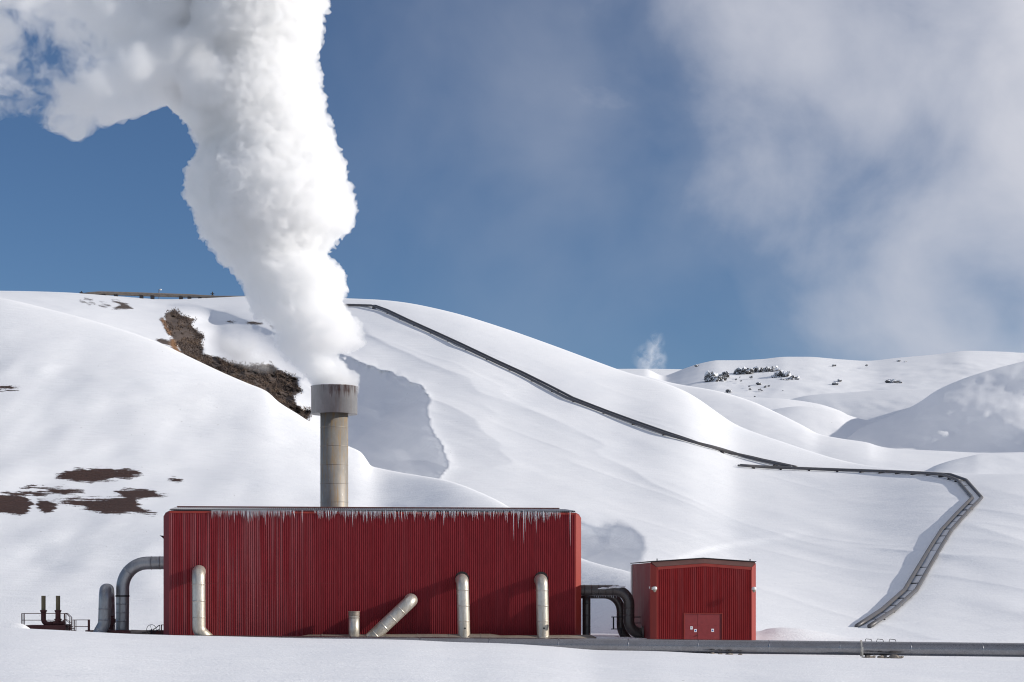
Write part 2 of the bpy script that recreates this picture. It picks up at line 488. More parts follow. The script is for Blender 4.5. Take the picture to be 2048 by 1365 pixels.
# ------------------------------------------------------------------ terrain
XCOL = np.concatenate([np.arange(-1500, -60, 60), np.arange(-60, 2110, 5), np.arange(2110, 3600, 60)]).astype(float)

def sheet(name, rows_px, depth, mat, attrs=None):
    """rows_px, depth: arrays (columns, steps) -> one terrain sheet"""
    X = (XCOL[:, None] - 1024) / F * depth
    Z = ZC + (HROW - rows_px) / F * depth
    n, m = depth.shape
    co = np.stack([X, depth, Z], -1).reshape(-1, 3)
    i = np.arange(n - 1)[:, None] * m + np.arange(m - 1)[None, :]
    q = np.stack([i, i + m, i + m + 1, i + 1], -1).reshape(-1, 4)
    me = bpy.data.meshes.new(name)
    me.vertices.add(len(co)); me.vertices.foreach_set('co', co.ravel())
    me.loops.add(q.size); me.loops.foreach_set('vertex_index', q.ravel().astype(np.int32))
    me.polygons.add(len(q)); me.polygons.foreach_set('loop_start', (np.arange(len(q)) * 4).astype(np.int32))
    me.polygons.foreach_set('use_smooth', np.ones(len(q), bool))
    me.update(calc_edges=True); me.validate()
    for k, a in (attrs or {}).items():
        at = me.attributes.new(k, 'FLOAT', 'POINT'); at.data.foreach_set('value', a.ravel().astype(np.float32))
    me.materials.append(mat)
    o = bpy.data.objects.new(name, me); C.objects.link(o)
    tag(o, kind='structure')
    return o

def prof(t):                      # bends over the crest so that the silhouette is rounded
    return 0.72 * t + 0.28 * (1 - np.sqrt(np.clip(1 - t * t, 0, 1)))

# --- ground with the slope on the left
fgrow = curve([(-1500, 1252), (0, 1256), (60, 1257.5), (150, 1262), (250, 1267.5), (340, 1270.5), (480, 1273.5), (620, 1277), (800, 1280), (900, 1284.5),
               (1000, 1287.5), (1100, 1293.5), (1200, 1301), (1300, 1302.5), (1400, 1307), (1480, 1310.5), (1600, 1312), (1750, 1316), (2048, 1322), (3600, 1330)])
crA = curve([(-1500, 420), (-400, 545), (0, 596), (100, 619), (217, 651), (314, 684), (364, 707), (408, 728), (451, 748), (493, 766), (533, 783), (557, 804),
             (598, 830), (640, 858), (680, 884), (700, 894), (722, 905), (734, 921), (742, 932), (760, 937), (800, 945), (900, 963), (960, 985), (1000, 1004),
             (1050, 1036), (1100, 1076), (1165, 1118), (1200, 1129), (1265, 1146), (1330, 1172), (1400, 1207), (1470, 1245), (1512, 1265), (1535, 1258),
             (1562, 1255.5), (1595, 1257), (1640, 1264), (1700, 1274.5), (1760, 1278), (1900, 1281), (2048, 1284), (3600, 1290)])
dcA = curve([(-1500, 420), (0, 345), (300, 326), (640, 290), (1000, 232), (1165, 196), (1265, 185), (1400, 170), (1512, 158.5), (1560, 157.5), (2048, 158.5), (3600, 162)])
ft = curve([(-1500, 182), (800, 180), (1165, 170), (1300, 160), (1400, 155.5), (1520, 152.5), (3600, 152.5)])
zft = curve([(-1500, -0.1), (0, -0.2), (1100, -0.35), (1200, -0.15), (1300, -0.25), (1400, -0.6), (1520, -0.75), (1600, -0.75), (2048, -1.0), (3600, -1.0)])
zun = curve([(-1500, 0.2), (300, 0.0), (480, -0.55), (800, -0.75), (1100, -0.95), (1300, -1.2), (1500, -1.42), (1700, -1.55), (2048, -1.78), (3600, -2.0)])
drift = curve([(-1500, 1244), (0, 1246), (25, 1245.5), (45, 1248), (62, 1258), (90, 1268), (300, 1272), (3600, 1330)])
x = XCOL
zfg = ZC - (fgrow(x) - HROW) / F * 138
zdr = ZC - (drift(x) - HROW) / F * 149
zback = zft(x)
def smooth_cols(f, sig=14.0):
    g = np.arange(-60, 61, 2.0); k = np.exp(-0.5 * (g / sig) ** 2); k /= k.sum()
    return sum(w_ * f(x + o_) for w_, o_ in zip(k, g))
Yn = np.concatenate([np.linspace(12, 100, 40), np.linspace(101, 137, 46), np.linspace(137.4, 153, 60)])
zn = np.zeros((len(x), len(Yn)))
for i in range(len(x)):
    k = [(12, -0.55 + 0.2 * zfg[i]), (45, 0.5 * zfg[i] - 0.35), (75, 0.7 * zfg[i] - 0.2), (105, 0.9 * zfg[i] - 0.12), (126, zfg[i] - 0.06), (138, zfg[i]),
         (141.5, min(zfg[i] - 0.12, max(zun(x[i]), zfg[i] - 0.5))), (145.2, zun(x[i])), (149, max(zdr[i], zun(x[i]) * 0.45 + zback[i] * 0.55) if x[i] < 62 else zun(x[i]) * 0.35 + zback[i] * 0.65), (152, zback[i]), (153, zback[i])]
    zn[i] = curve(k)(Yn)
Xw = (x[:, None] - 1024) / F * Yn[None, :]
amp = np.clip((138 - Yn) / 50, 0.25, 1)[None, :]
zn = zn + amp * (0.10 * fbm(Xw / 9, Yn[None, :] / 16, 3) + 0.05 * fbm(Xw / 3 + 40, Yn[None, :] / 9, 3) + 0.10 * fbm(Xw / 24 + 3, Yn[None, :] / 3.0, 3))
rn = HROW - (zn - ZC) / Yn[None, :] * F
dn = np.repeat(Yn[None, :], len(x), 0)
YF = np.maximum(ft(x), 153.3)
tt = np.linspace(0, 1, 190)
zf = zft(x); rf = HROW - (zf - ZC) / YF * F
dc = np.maximum(dcA(x), YF + 3); rc = crA(x); rcs = smooth_cols(crA, 22.0)
rA = rf[:, None] + (rcs - rf)[:, None] * tt[None, :] + (rc - rcs)[:, None] * tt[None, :] ** 26
dA = YF[:, None] + (dc - YF)[:, None] * prof(tt)[None, :]
XA = (x[:, None] - 1024) / F * dA
fade = (np.clip(tt * 6, 0, 1) * np.clip((1 - tt) * 5, 0, 1))[None, :]
hgt = np.clip((rf - rc) / 200, 0.05, 1)[:, None]
dA = dA + fade * hgt * (5.0 * fbm(XA / 30, dA / 55, 4) + 2.0 * fbm(XA / 11 + 9, dA / 30, 3) + 6.0 * fbm(XA / 70 + 5, dA / 22 + 3, 2))
px2 = np.repeat(x[:, None], len(tt), 1)
# gentle terrace under the crest seen as a long soft highlight low on the left
s = rA - (1106 + (px2) * 0.135)
dA = dA + 1.2 * sstep(-4, 26, s) * np.exp(-np.clip(s, 0, None) / 55) * sstep(330, 200, px2)
tb = np.linspace(0.04, 1, 14)
dB_ = dc[:, None] * 1.0 + (30 + 60 * hgt) * tb[None, :]
zcr = ZC + (HROW - rc) / F * dc
zb_ = zcr[:, None] - (4 + 22 * hgt) * tb[None, :] ** 1.5
rB_ = HROW - (zb_ - ZC) / dB_ * F
ROWS = np.concatenate([rn, rA, rB_], 1); DEP = np.concatenate([dn, dA, dB_], 1)
PX = np.repeat(x[:, None], ROWS.shape[1], 1)
Z4 = lambda pts: [(a / 4.876, 880 + b / 4.876) for a, b in pts]
bare_polys = [
    Z4([(550, 360), (640, 320), (780, 290), (900, 278), (1050, 282), (1130, 300), (1300, 290), (1350, 318), (1390, 345), (1280, 375), (1100, 392), (1000, 402), (900, 418), (800, 405), (640, 385)]),
    Z4([(1640, 385), (1700, 368), (1770, 390), (1720, 410)]),
    Z4([(200, 470), (330, 448), (600, 462), (780, 485), (810, 505), (740, 520), (560, 530), (370, 545), (220, 535), (0, 526), (0, 508), (330, 498), (480, 490), (280, 472)]),
    Z4([(-200, 520), (120, 530), (240, 545), (320, 625), (270, 700), (200, 735), (100, 715), (-200, 715)]),
    Z4([(370, 580), (460, 590), (560, 640), (530, 680), (440, 700), (370, 660)]),
    Z4([(520, 585), (700, 575), (930, 588), (1080, 570), (1230, 545), (1110, 505), (1200, 483), (1430, 478), (1540, 520), (1640, 550), (1480, 567), (1330, 585), (1380, 630), (1340, 650), (1520, 718), (1200, 717), (1050, 717), (950, 695), (830, 655), (700, 640)]),
    [(-40, 774), (20, 773), (42, 776), (20, 779), (-40, 779)],
]
bare = np.full(ROWS.shape, -30.0)
for p in bare_polys: bare = np.maximum(bare, poly_sd(PX, ROWS, p))
bare[:, :len(Yn)] = -30
bare = np.clip(bare / 8.0, -1, 1.6)
ochA = np.zeros(ROWS.shape)
ground = sheet('ground', ROWS, DEP, MAT['snow'], {'bare': bare, 'ochre': ochA})

bm = bmesh.new()
gx = np.linspace(-700, 700, 36); gy = np.linspace(-600, 26, 24)
gv = [[bm.verts.new((a_, b_, -1.05 + 0.25 * float(fbm(np.array([a_ / 40]), np.array([b_ / 40]), 2)[0]))) for a_ in gx] for b_ in gy]
for r0, r1 in zip(gv, gv[1:]):
    for i in range(len(gx) - 1): bm.faces.new((r0[i], r0[i + 1], r1[i + 1], r1[i]))
tag(obj('snowfield', bm, MAT['snow_far'], None, True), kind='structure')

# --- the big hill that carries the pipelines
crB = curve([(-1500, 600), (-300, 585), (0, 582), (100, 584), (180, 588), (250, 594), (330, 599), (430, 595), (500, 592), (600, 594), (690, 597), (760, 600), (800, 604), (900, 624),
             (1000, 654), (1100, 689), (1200, 726), (1250, 744), (1328, 766), (1375, 785), (1425, 818), (1468, 848), (1523, 870), (1562, 883), (1600, 896),
             (1650, 912), (1700, 925), (1760, 935), (1850, 943), (1960, 948), (2048, 947.5), (2400, 955), (3600, 990)])
dcB = curve([(-1500, 640), (0, 590), (400, 585), (700, 560), (1000, 510), (1300, 450), (1600, 385), (1750, 352), (1900, 325), (2048, 315), (3600, 300)])
rfB = np.maximum(smooth_cols(crA, 30.0) + 60 + 0 * x, crA(x) + 18)
_k = np.exp(-0.5 * (np.arange(-40, 41) / 16.0) ** 2); _k /= _k.sum()
_in = (x > -60) & (x < 2110)
_sm = np.convolve(np.pad(rfB, 40, mode='edge'), _k, 'valid'); rfB = np.where(_in, np.maximum(_sm, crA(x) + 16), rfB)
d0B = smooth_cols(dcA, 60.0) * 1.06 + 9
rcB = np.minimum(smooth_cols(crB, 12.0), rfB - 20); d1B = np.maximum(smooth_cols(dcB, 30.0), d0B + 40)
tB = np.linspace(0, 1, 300)
E1 = [(330, 596), (400, 612), (470, 632), (520, 652), (570, 672), (620, 692), (670, 705), (715, 720), (760, 740), (815, 760), (840, 775), (858, 800), (854, 830), (858, 850), (865, 870), (880, 890),
      (889, 905), (893, 920), (895, 935), (885, 945), (880, 951), (873, 975), (868, 1000), (866, 1040)]
E2 = [(1150, 1013), (1194, 1027), (1235, 1037), (1262, 1053), (1284, 1075), (1288, 1100), (1278, 1125), (1262, 1150), (1250, 1175)]
WL = curve([(1300, 1124), (1340, 1117), (1430, 1092), (1500, 1080), (1580, 1068), (1640, 1060)])
BR = lambda pts: [(100 + a / 3.413, 540 + b / 3.413) for a, b in pts]
BRUSH = BR([(785, 300), (850, 272), (900, 320), (985, 338), (960, 380), (1010, 430), (1052, 450), (1030, 500), (1046, 540), (1040, 575), (1110, 588), (1160, 595), (1190, 628),
            (1300, 650), (1400, 660), (1500, 645), (1560, 685), (1620, 718), (1692, 738), (1690, 790), (1712, 830), (1660, 860), (1672, 910), (1720, 955), (1785, 960), (1770, 992),
            (1740, 1050), (1600, 980), (1450, 870), (1200, 770), (1000, 680), (930, 600), (880, 530), (830, 450), (800, 390)])
OCHRE = [BR([(750, 335), (775, 330), (830, 440), (812, 450)]), BR([(822, 465), (850, 480), (895, 570), (860, 560), (820, 520)])]
SOILB = [BR([(725, 480), (770, 474), (822, 490), (825, 520), (770, 512)]),
         [(160 + a / 6.827, 570 + b / 6.827) for a, b in [(440, 220), (520, 225), (640, 262), (725, 325), (600, 330), (420, 342), (500, 315), (555, 272)]],
         BR([(1330, 362), (1380, 352), (1450, 364), (1445, 374), (1380, 370)]), BR([(1505, 382), (1535, 388), (1520, 394)]), BR([(1215, 352), (1262, 356), (1230, 362)])]
for q in ([(125, 230), (215, 252), (212, 262), (130, 242)], [(280, 238), (410, 282), (395, 284), (285, 248)], [(250, 275), (370, 305), (365, 314), (258, 290)],
          [(90, 252), (150, 270), (140, 277), (95, 262)], [(0, 210), (80, 236), (60, 240), (0, 224)], [(60, 182), (165, 200), (150, 210), (60, 192)]):
    SOILB.append([(160 + a / 6.827, 570 + b / 6.827) for a, b in q])

def hillB_depth(px, row, base):
    w_ = fbm(px / 12, row / 12, 3) * 8 + fbm(px / 40 + 3, row / 40, 2) * 6
    d1 = line_sd(px, row, E1)
    d1 = d1 + w_ * sstep(330, 700, px) * np.exp(-(d1 / 14) ** 2) * 0.8
    i1 = np.clip(d1, 0, None)
    a1 = 8 + 74 * sstep(480, 690, px)
    a1 = np.maximum(a1, 1e-3)
    o = a1 * (1 - np.exp(-i1 / (a1 / 0.44)))
    o = o + 5.0 * sstep(6, 70, i1) * sstep(640, 700, px) * fbm(px / 70 + 2, row / 45, 3)
    # rounded lip just outside the cornice
    lp = 2.2 * sstep(560, 700, px) * (1 - sstep(880, 990, px))
    o = o - lp * np.exp(-np.clip(-d1, 0, None) / 12) * (d1 < 0) - lp * (d1 >= 0) * np.exp(-i1 / 6)
    d2 = line_sd(px, row, E2) + fbm(px / 30, row / 30, 2) * 3
    i2 = np.clip(d2 + 4, 0, None)
    o = o + 36 * (1 - np.exp(-(i2 / 75.0) ** 1.5)) * sstep(1005, 1075, row) * sstep(1330, 1290, px) * sstep(1080, 1160, px)
    s = row - WL(px)
    o = o + 1.7 * sstep(-3, 14, s) * np.exp(-np.clip(s, 0, None) / 45) * sstep(1300, 1380, px) * sstep(1680, 1560, px)
    # knoll beside the gully
    o = o - 7 * np.exp(-(((px - 520) / 85) ** 2 + ((row - 655) / 40) ** 2))
    o = o + 5 * np.exp(-(((px - 432) / 18) ** 2 + ((row - 672) / 28) ** 2))
    o = o + 4 * np.exp(-(((px - 330) / 30) ** 2 + ((row - 612) / 7) ** 2))
    o = o + 24 * sstep(660, 400, px) * sstep(604, 650, row) * sstep(330, 420, px)
    # broken ground under the brush
    bsd = poly_sd(px, row, BRUSH)
    o = o + sstep(-4, 6, bsd) * (5.0 * fbm(px / 7, row / 7, 4, 0.6) + 3.0 + 2 * sstep(0, 20, bsd))
    return o

rB = rfB[:, None] + (rcB - rfB)[:, None] * tB[None, :]
dB = d0B[:, None] + (d1B - d0B)[:, None] * prof(tB)[None, :]
PB = np.repeat(x[:, None], len(tB), 1)
fadeB = np.clip((1 - tB) * 7, 0, 1)[None, :]
XB = (PB - 1024) / F * dB
OFFB = hillB_depth(PB, rB, dB) * np.clip((1 - tB) * 12, 0, 1)[None, :]
dB = dB + OFFB + fadeB * (9.0 * fbm(XB / 55, dB / 110, 3) + 1.7 * fbm(XB / 16, dB / 46, 3) + 0.35 * fbm((XB + dB * 0.5) / 5, dB / 30, 3))
rdg = 1 - np.abs(fbm((XB + dB * 0.35) / 38, dB / 120 + 4, 4)) * 2.2
rd2 = 1 - np.abs(fbm((XB + dB * 0.5) / 15 + 8, dB / 70 + 1, 3)) * 2.4
dB = dB - fadeB * (1.9 * np.clip(rdg, 0, 1) ** 3 + 0.45 * np.clip(rd2, 0, 1) ** 4)
tb2 = np.linspace(0.03, 1, 14)
dBb = d1B[:, None] + 140 * tb2[None, :]
zcr = ZC + (HROW - rcB) / F * d1B
zbb = zcr[:, None] - 1.5 * tb2[None, :] - 45 * tb2[None, :] ** 1.8
ROWB = np.concatenate([rB, HROW - (zbb - ZC) / dBb * F], 1); DEPB = np.concatenate([dB, dBb], 1)
PXB = np.repeat(x[:, None], ROWB.shape[1], 1)
bb = np.full(ROWB.shape, -30.0)
for p in [BRUSH] + OCHRE + SOILB: bb = np.maximum(bb, np.minimum(poly_sd(PXB, ROWB, p), 3.6 if p is BRUSH else 9))
bb[:, len(tB):] = -30
oc = np.full(ROWB.shape, -9.0)
for p in OCHRE: oc = np.maximum(oc, poly_sd(PXB, ROWB, p))
# the foot of the hill runs on down into the dip behind the nearer slope
ks = np.array([1.0, 0.66, 0.33])[None, :]
DS = dB[:, :1] - 3.0 * ks
ZS = ZC + (HROW - rB[:, :1]) / F * dB[:, :1] - 34.0 * ks
RS = HROW - (ZS - ZC) / DS * F
pre = np.full(RS.shape, -30.0)
hill = sheet('hill', np.concatenate([RS, ROWB], 1), np.concatenate([DS, DEPB], 1), MAT['snow_hill'],
             {'bare': np.clip(np.concatenate([pre, bb], 1) / 4.5, -1, 1.6), 'ochre': np.clip(np.concatenate([pre, oc], 1) / 3 + 0.6, 0, 1) * 0.8})

def depthB(px, row):
    """distance of the big hill's surface where the eye meets it in this direction"""
    i = np.interp(px, x, np.arange(len(x))); i0 = int(i); f_ = i - i0
    out = []
    for k in (i0, min(i0 + 1, len(x) - 1)):
        r = rB[k]; out.append(np.interp(row, r[::-1], dB[k][::-1]))
    return out[0] * (1 - f_) + out[1] * f_
def onB(px, row):
    return P(px, row, depthB(px, row))

# --- ridges and mountains beyond
def ridge(name, crest, dcrest, foot, dfoot, mat, x0, x1, wob=3.0, back=120, steps=70, lean=None):
    global XCOL
    keep = XCOL
    XCOL = np.arange(x0, x1 + 1, 6.0)
    xx = XCOL
    rc_ = curve(crest)(xx); dc_ = curve(dcrest)(xx); rf_ = curve(foot)(xx); df_ = curve(dfoot)(xx)
    rf_ = np.maximum(rf_, rc_ + 4)
    t = np.linspace(0, 1, steps)
    R_ = rf_[:, None] + (rc_ - rf_)[:, None] * t[None, :]
    D_ = df_[:, None] + (dc_ - df_)[:, None] * prof(t)[None, :]
    Xq = (xx[:, None] - 1024) / F * D_
    D_ = D_ + np.clip((1 - t) * 6, 0, 1)[None, :] * wob * (2 * fbm(Xq / 40, D_ / 60 + 7, 4) + fbm(Xq / 12, D_ / 30, 3) + 0.35 * fbm(Xq / 4, D_ / 9, 3))
    if lean is not None: D_ = D_ + lean(np.repeat(xx[:, None], steps, 1), R_)
    tb_ = np.linspace(0.05, 1, 8)
    zc_ = ZC + (HROW - rc_) / F * dc_
    Db = dc_[:, None] + back * tb_[None, :]
    Zb = zc_[:, None] - back * 0.35 * tb_[None, :] ** 1.6
    o = sheet(name, np.concatenate([R_, HROW - (Zb - ZC) / Db * F], 1), np.concatenate([D_, Db], 1), mat)
    XCOL = keep
    return o
ridge('ridge', [(1150, 735), (1300, 755), (1343, 766), (1437, 783), (1503, 803), (1546, 822), (1601, 849), (1640, 869), (1679, 877), (1737, 886), (1752, 891), (1775, 896), (1796, 898),
                (1880, 902), (1971, 906), (2048, 905), (2400, 915)], [(1150, 640), (1450, 560), (1700, 470), (2400, 430)],
      [(1150, 900), (1500, 930), (2400, 1000)], [(1150, 470), (1600, 400), (1800, 365), (2400, 330)], MAT['snow_far'], 1150, 2400, 2.0)
ridge('snow_mound', [(1700, 952), (1800, 949), (1846, 943), (1870, 932), (1897, 923), (1930, 915), (1960, 909), (2048, 906), (2400, 900)],
      [(1700, 345), (2400, 360)], [(1700, 975), (2400, 975)], [(1700, 320), (2400, 318)], MAT['snow_far'], 1780, 2400, 1.5, 30)
ridge('hill_right', [(1500, 960), (1640, 895), (1694, 869), (1737, 849), (1796, 826), (1835, 807), (1874, 781), (1932, 756), (1990, 738), (2048, 723), (2200, 690), (2500, 650)],
      [(1500, 600), (1800, 640), (2500, 760)], [(1500, 985), (1800, 930), (2500, 930)], [(1500, 560), (1700, 545), (2500, 480)], MAT['snow_far'], 1560, 2500, 2.5, 150, 90,
      lean=lambda p, r: -0.13 * (p - 1700) + 3 * fbm(p / 70, r / 34, 3) + 1.2 * fbm(p / 12, r / 12, 3) + 5 * sstep(-8, 25, (r - (895 - (p - 1805) * 0.43))) * sstep(1790, 1830, p))
ridge('hill_shaded', [(1480, 835), (1540, 812), (1581, 799), (1620, 791), (1698, 785), (1796, 779), (1873, 777), (1990, 776), (2200, 780)],
      [(1480, 760), (2200, 860)], [(1480, 900), (2200, 880)], [(1480, 690), (2200, 700)], MAT['snow_far'], 1480, 2200, 2.0,
      lean=lambda p, r: -0.18 * (p - 1480))
ridge('hill_low', [(1380, 790), (1500, 795), (1554, 797), (1593, 801), (1640, 809), (1690, 826), (1740, 850), (1800, 880), (1900, 900)],
      [(1380, 720), (1900, 700)], [(1380, 910), (1900, 915)], [(1380, 640), (1900, 620)], MAT['snow_far'], 1380, 1900, 2.0)
ridge('hill_knob', [(1480, 845), (1520, 828), (1554, 818), (1601, 813), (1640, 816), (1671, 822), (1710, 835), (1753, 846), (1800, 866), (1860, 890)],
      [(1480, 650), (1860, 640)], [(1480, 905), (1860, 915)], [(1480, 600), (1860, 585)], MAT['snow_far'], 1480, 1860, 1.5)
ridge('mountain', [(900, 745), (1289, 738), (1328, 752), (1345, 747), (1365, 739), (1406, 726), (1437, 721), (1468, 721), (1520, 719), (1573, 714), (1612, 714), (1680, 719), (1733, 722),
                   (1796, 716), (1874, 709), (1936, 702), (2010, 704), (2048, 706), (2500, 690), (3000, 700)],
      [(900, 1500), (3000, 1500)], [(900, 860), (3000, 860)], [(900, 900), (3000, 900)], MAT['snow_far'], 1100, 3000, 6.0, 500, 110)
ridge('plateau', [(600, 742), (1250, 739), (1289, 738), (1363, 739), (1420, 742), (3600, 745)], [(600, 2200), (3600, 2200)], [(600, 800), (3600, 800)], [(600, 1700), (3600, 1700)],
      MAT['snow_far'], 600, 3200, 4.0, 900, 30)

# ------------------------------------------------------------------ the long red building
TH = math.radians(6.0)
cth, sth = math.cos(TH), math.sin(TH)
O1 = Vector((-697 / F * 148.5, 148.5, 0.0))
L1 = 32.13
def on_wall(px, row, p=0.0, O=O1):
    """local point (x along the wall, y into the building, z) on the plane p metres in front of a wall that starts at O"""
    k = (px - 1024) / F
    # world = O + s*(cth,sth) + (-p)*(-sth,cth) ;  X = k*Y
    ax, ay = O.x + p * sth, O.y - p * cth
    s = (k * ay - ax) / (cth - k * sth)
    Y = ay + s * sth
    return Vector((s, -p, ZC + (HROW - row) / F * Y))
def w_of(v, O=O1):
    return Vector((O.x + v.x * cth - v.y * sth, O.y + v.x * sth + v.y * cth, v.z))

def shell(bm, L, D, ztop_front, ztop_back, ch, apex=None, zb=-1.2, crown=0.35):
    """body with chamfered upright corners and a bevelled roof edge"""
    def loop(y, inset, zt):
        pts = [(inset, y, zb), (inset, y, zt - crown)]
        pts += [(inset + crown * 0.35, y, zt - crown * 0.35), (inset + crown, y, zt)]
        if apex: pts.append((L / 2, y, zt + apex))
        pts += [(L - inset - crown, y, zt), (L - inset - crown * 0.35, y, zt - crown * 0.35), (L - inset, y, zt - crown), (L - inset, y, zb)]
        return [bm.verts.new(p) for p in pts]
    lo = [loop(0, ch, ztop_front), loop(ch, 0, ztop_front + 0.02), loop(D - ch, 0, ztop_back), loop(D, ch, ztop_back)]
    for a, b in zip(lo, lo[1:]):
        for i in range(len(a)):
            j = (i + 1) % len(a); bm.faces.new((a[i], a[j], b[j], b[i]))
    bm.faces.new(lo[0]); bm.faces.new(lo[-1][::-1])

def corrugated(bm, x0, x1, y, z0, z1, pitch, h, ztopf=None, splits=()):
    n = int(round((x1 - x0) / pitch)); pitch = (x1 - x0) / n
    xs = []
    for k in range(n):
        a = x0 + k * pitch
        xs += [(a, y), (a + 0.34 * pitch, y), (a + 0.46 * pitch, y - h), (a + 0.78 * pitch, y - h), (a + 0.92 * pitch, y)]
    xs.append((x1, y))
    zs = [z0] + list(splits) + [z1]
    rows_ = []
    for q, z in enumerate(zs):
        rows_.append([bm.verts.new((px_, py_, (ztopf(px_) if (ztopf and q == len(zs) - 1) else z))) for px_, py_ in xs])
    for a, b in zip(rows_, rows_[1:]):
        for i in range(len(xs) - 1): bm.faces.new((a[i], a[i + 1], b[i + 1], b[i]))

ZE = ZC + (HROW - 1021) / F * 148.5
hall = tag(empty('power_house', O1, TH), 'long red corrugated steel building with icicles along its eave, standing below the chimney', 'building')
bm = bmesh.new(); shell(bm, L1, 12, ZE - 0.06, ZE + 0.55, 0.47)
obj('wall', bm, MAT['red_dull_shaded'], hall)
bm = bmesh.new(); corrugated(bm, 0.5, L1 - 0.5, -0.012, -1.2, ZE - 0.20, 0.163, 0.075)
obj('cladding', bm, MAT['red_long'], hall)
zs = on_wall(600, 1167, 0.07).z
bm = bmesh.new(); box(bm, 0.5, 13.2, -0.094, -0.089, zs - 0.012, zs + 0.012)
obj('sheet_lap', bm, MAT['red_dull_shaded'], hall)
bm = bmesh.new(); box(bm, 0.45, L1 - 0.45, -0.105, 0.1, ZE - 0.20, ZE - 0.05)
obj('eave_trim', bm, MAT['red_trim'], hall)
for s in (0, 1):     # flashing folded round each front corner, the left one in the shade-darkened red
    bm = bmesh.new()
    if s == 0: q = [(0.55, -0.075), (0.44, -0.075), (-0.03, 0.42), (-0.03, 0.62), (0.02, 0.62), (0.46, 0.02), (0.55, 0.0)]
    else: q = [(L1 - 0.55, -0.075), (L1 - 0.44, -0.075), (L1 + 0.03, 0.42), (L1 + 0.03, 0.62), (L1 - 0.02, 0.62), (L1 - 0.46, 0.02), (L1 - 0.55, 0.0)]
    lo = [bm.verts.new((a, b, -1.2)) for a, b in q]
    hi_ = [bm.verts.new((a, b, ZE - (0.10 if 0.3 < a < L1 - 0.3 else 0.42))) for a, b in q]
    for i in range(len(q)):
        j = (i + 1) % len(q); bm.faces.new((lo[i], lo[j], hi_[j], hi_[i]))
    bm.faces.new(lo); bm.faces.new(hi_)
    obj('corner_trim', bm, MAT['red_trim'] if s else MAT['red_dull_shaded'], hall)
bm = bmesh.new()       # corrugated roof sheet rising to the ridge box
RD = 6.0
n = 196; x0_, x1_ = 0.45, L1 - 0.45
top = lambda y: ZE - 0.03 + 0.066 * (y + 0.14)
prev = None
for k in range(n * 4 + 1):
    xx = x0_ + (x1_ - x0_) * k / (n * 4)
    dz = (0.0, 0.13, 0.13, 0.0)[k % 4]
    cur = [bm.verts.new((xx, y, top(y) + dz)) for y in (-0.14, 0.6, RD)]
    if prev:
        for i in range(2): bm.faces.new((prev[i], cur[i], cur[i + 1], prev[i + 1]))
    prev = cur
obj('roof', bm, MAT['roof'], hall)
bm = bmesh.new(); zr = top(RD) - 0.02
box(bm, 0.62, L1 - 0.95, RD, RD + 1.2, zr, zr + 0.245)
ridge_box = obj('ridge_cap', bm, MAT['fascia'], hall)
seam0 = None
for k in range(58):
    if seam0 is None:
        bm = bmesh.new(); box(bm, 0, 0.025, RD - 0.03, RD - 0.005, zr + 0.02, zr + 0.24)
        o = seam0 = obj('seam', bm, MAT['red_trim'], ridge_box)
    else:
        o = seam0.copy(); C.objects.link(o); o.parent = ridge_box
    o.location = (1.1 + k * 0.52, 0, 0)
bm = bmesh.new()
pz = ZC + (HROW - 1074) / F * 149
for p in ([(-0.36, 0.9, pz + 0.12), (0.02, 0.9, pz + 0.08), (0.02, 0.9, pz - 0.22), (-0.14, 0.9, pz - 0.06)],):
    a = [bm.verts.new(Vector(q) + Vector((0, -0.06, 0))) for q in p]; b = [bm.verts.new(Vector(q) + Vector((0, 0.06, 0))) for q in p]
    bm.faces.new(a); bm.faces.new(b[::-1])
    for i in range(4): bm.faces.new((a[i], a[(i + 1) % 4], b[(i + 1) % 4], b[i]))
obj('wall_horn', bm, MAT['black'], hall)

# icicles: the countable long ones apiece, the frozen fringe between them as one mass
def icicle(bm, base, length, r, lean=0.0, seg=6):
    base = Vector(base)
    tube(bm, [base, base + Vector((lean * 0.3, 0, -length * 0.5)), base + Vector((lean, 0, -length))], [r, r * 0.6, r * 0.08], seg)
bm = bmesh.new()
for k in range(1000):
    xx = random.uniform(3.6, L1 - 1.6)
    dens = 0.5 + 0.9 * float(fbm(np.array([xx * 0.9]), np.array([3.3]), 3)[0])
    if 9.9 < xx < 11.4: continue
    if random.random() > 0.45 + dens * 0.7: continue
    ln = max(0.10, random.gauss(0.34, 0.18) * (0.55 + dens))
    p = w_of(Vector((xx, -0.12 - random.random() * 0.08, ZE + 0.02)))
    icicle(bm, p, ln, random.uniform(0.008, 0.019), random.uniform(-0.02, 0.16) * ln, 4)
fr = obj('ice_fringe', bm, MAT['ice'], None, True)
tag(fr, 'fine white fringe of frozen drips along the eave of the long red building', 'ice', kind='stuff')
longs = [(468, 1047), (497, 1045), (530, 1052), (566, 1048), (604, 1047), (690, 1048), (705, 1056), (726, 1047), (733, 1049), (771, 1050), (788, 1047), (828, 1045), (887, 1054), (889, 1042), (908, 1046),
         (945, 1044), (968, 1045), (987, 1042), (1010, 1044), (1014, 1048), (1027, 1084), (1036, 1060), (1047, 1090), (1050, 1066), (1058, 1048), (1072, 1068), (1087, 1048), (1110, 1042), (1140, 1096)]
proto = None
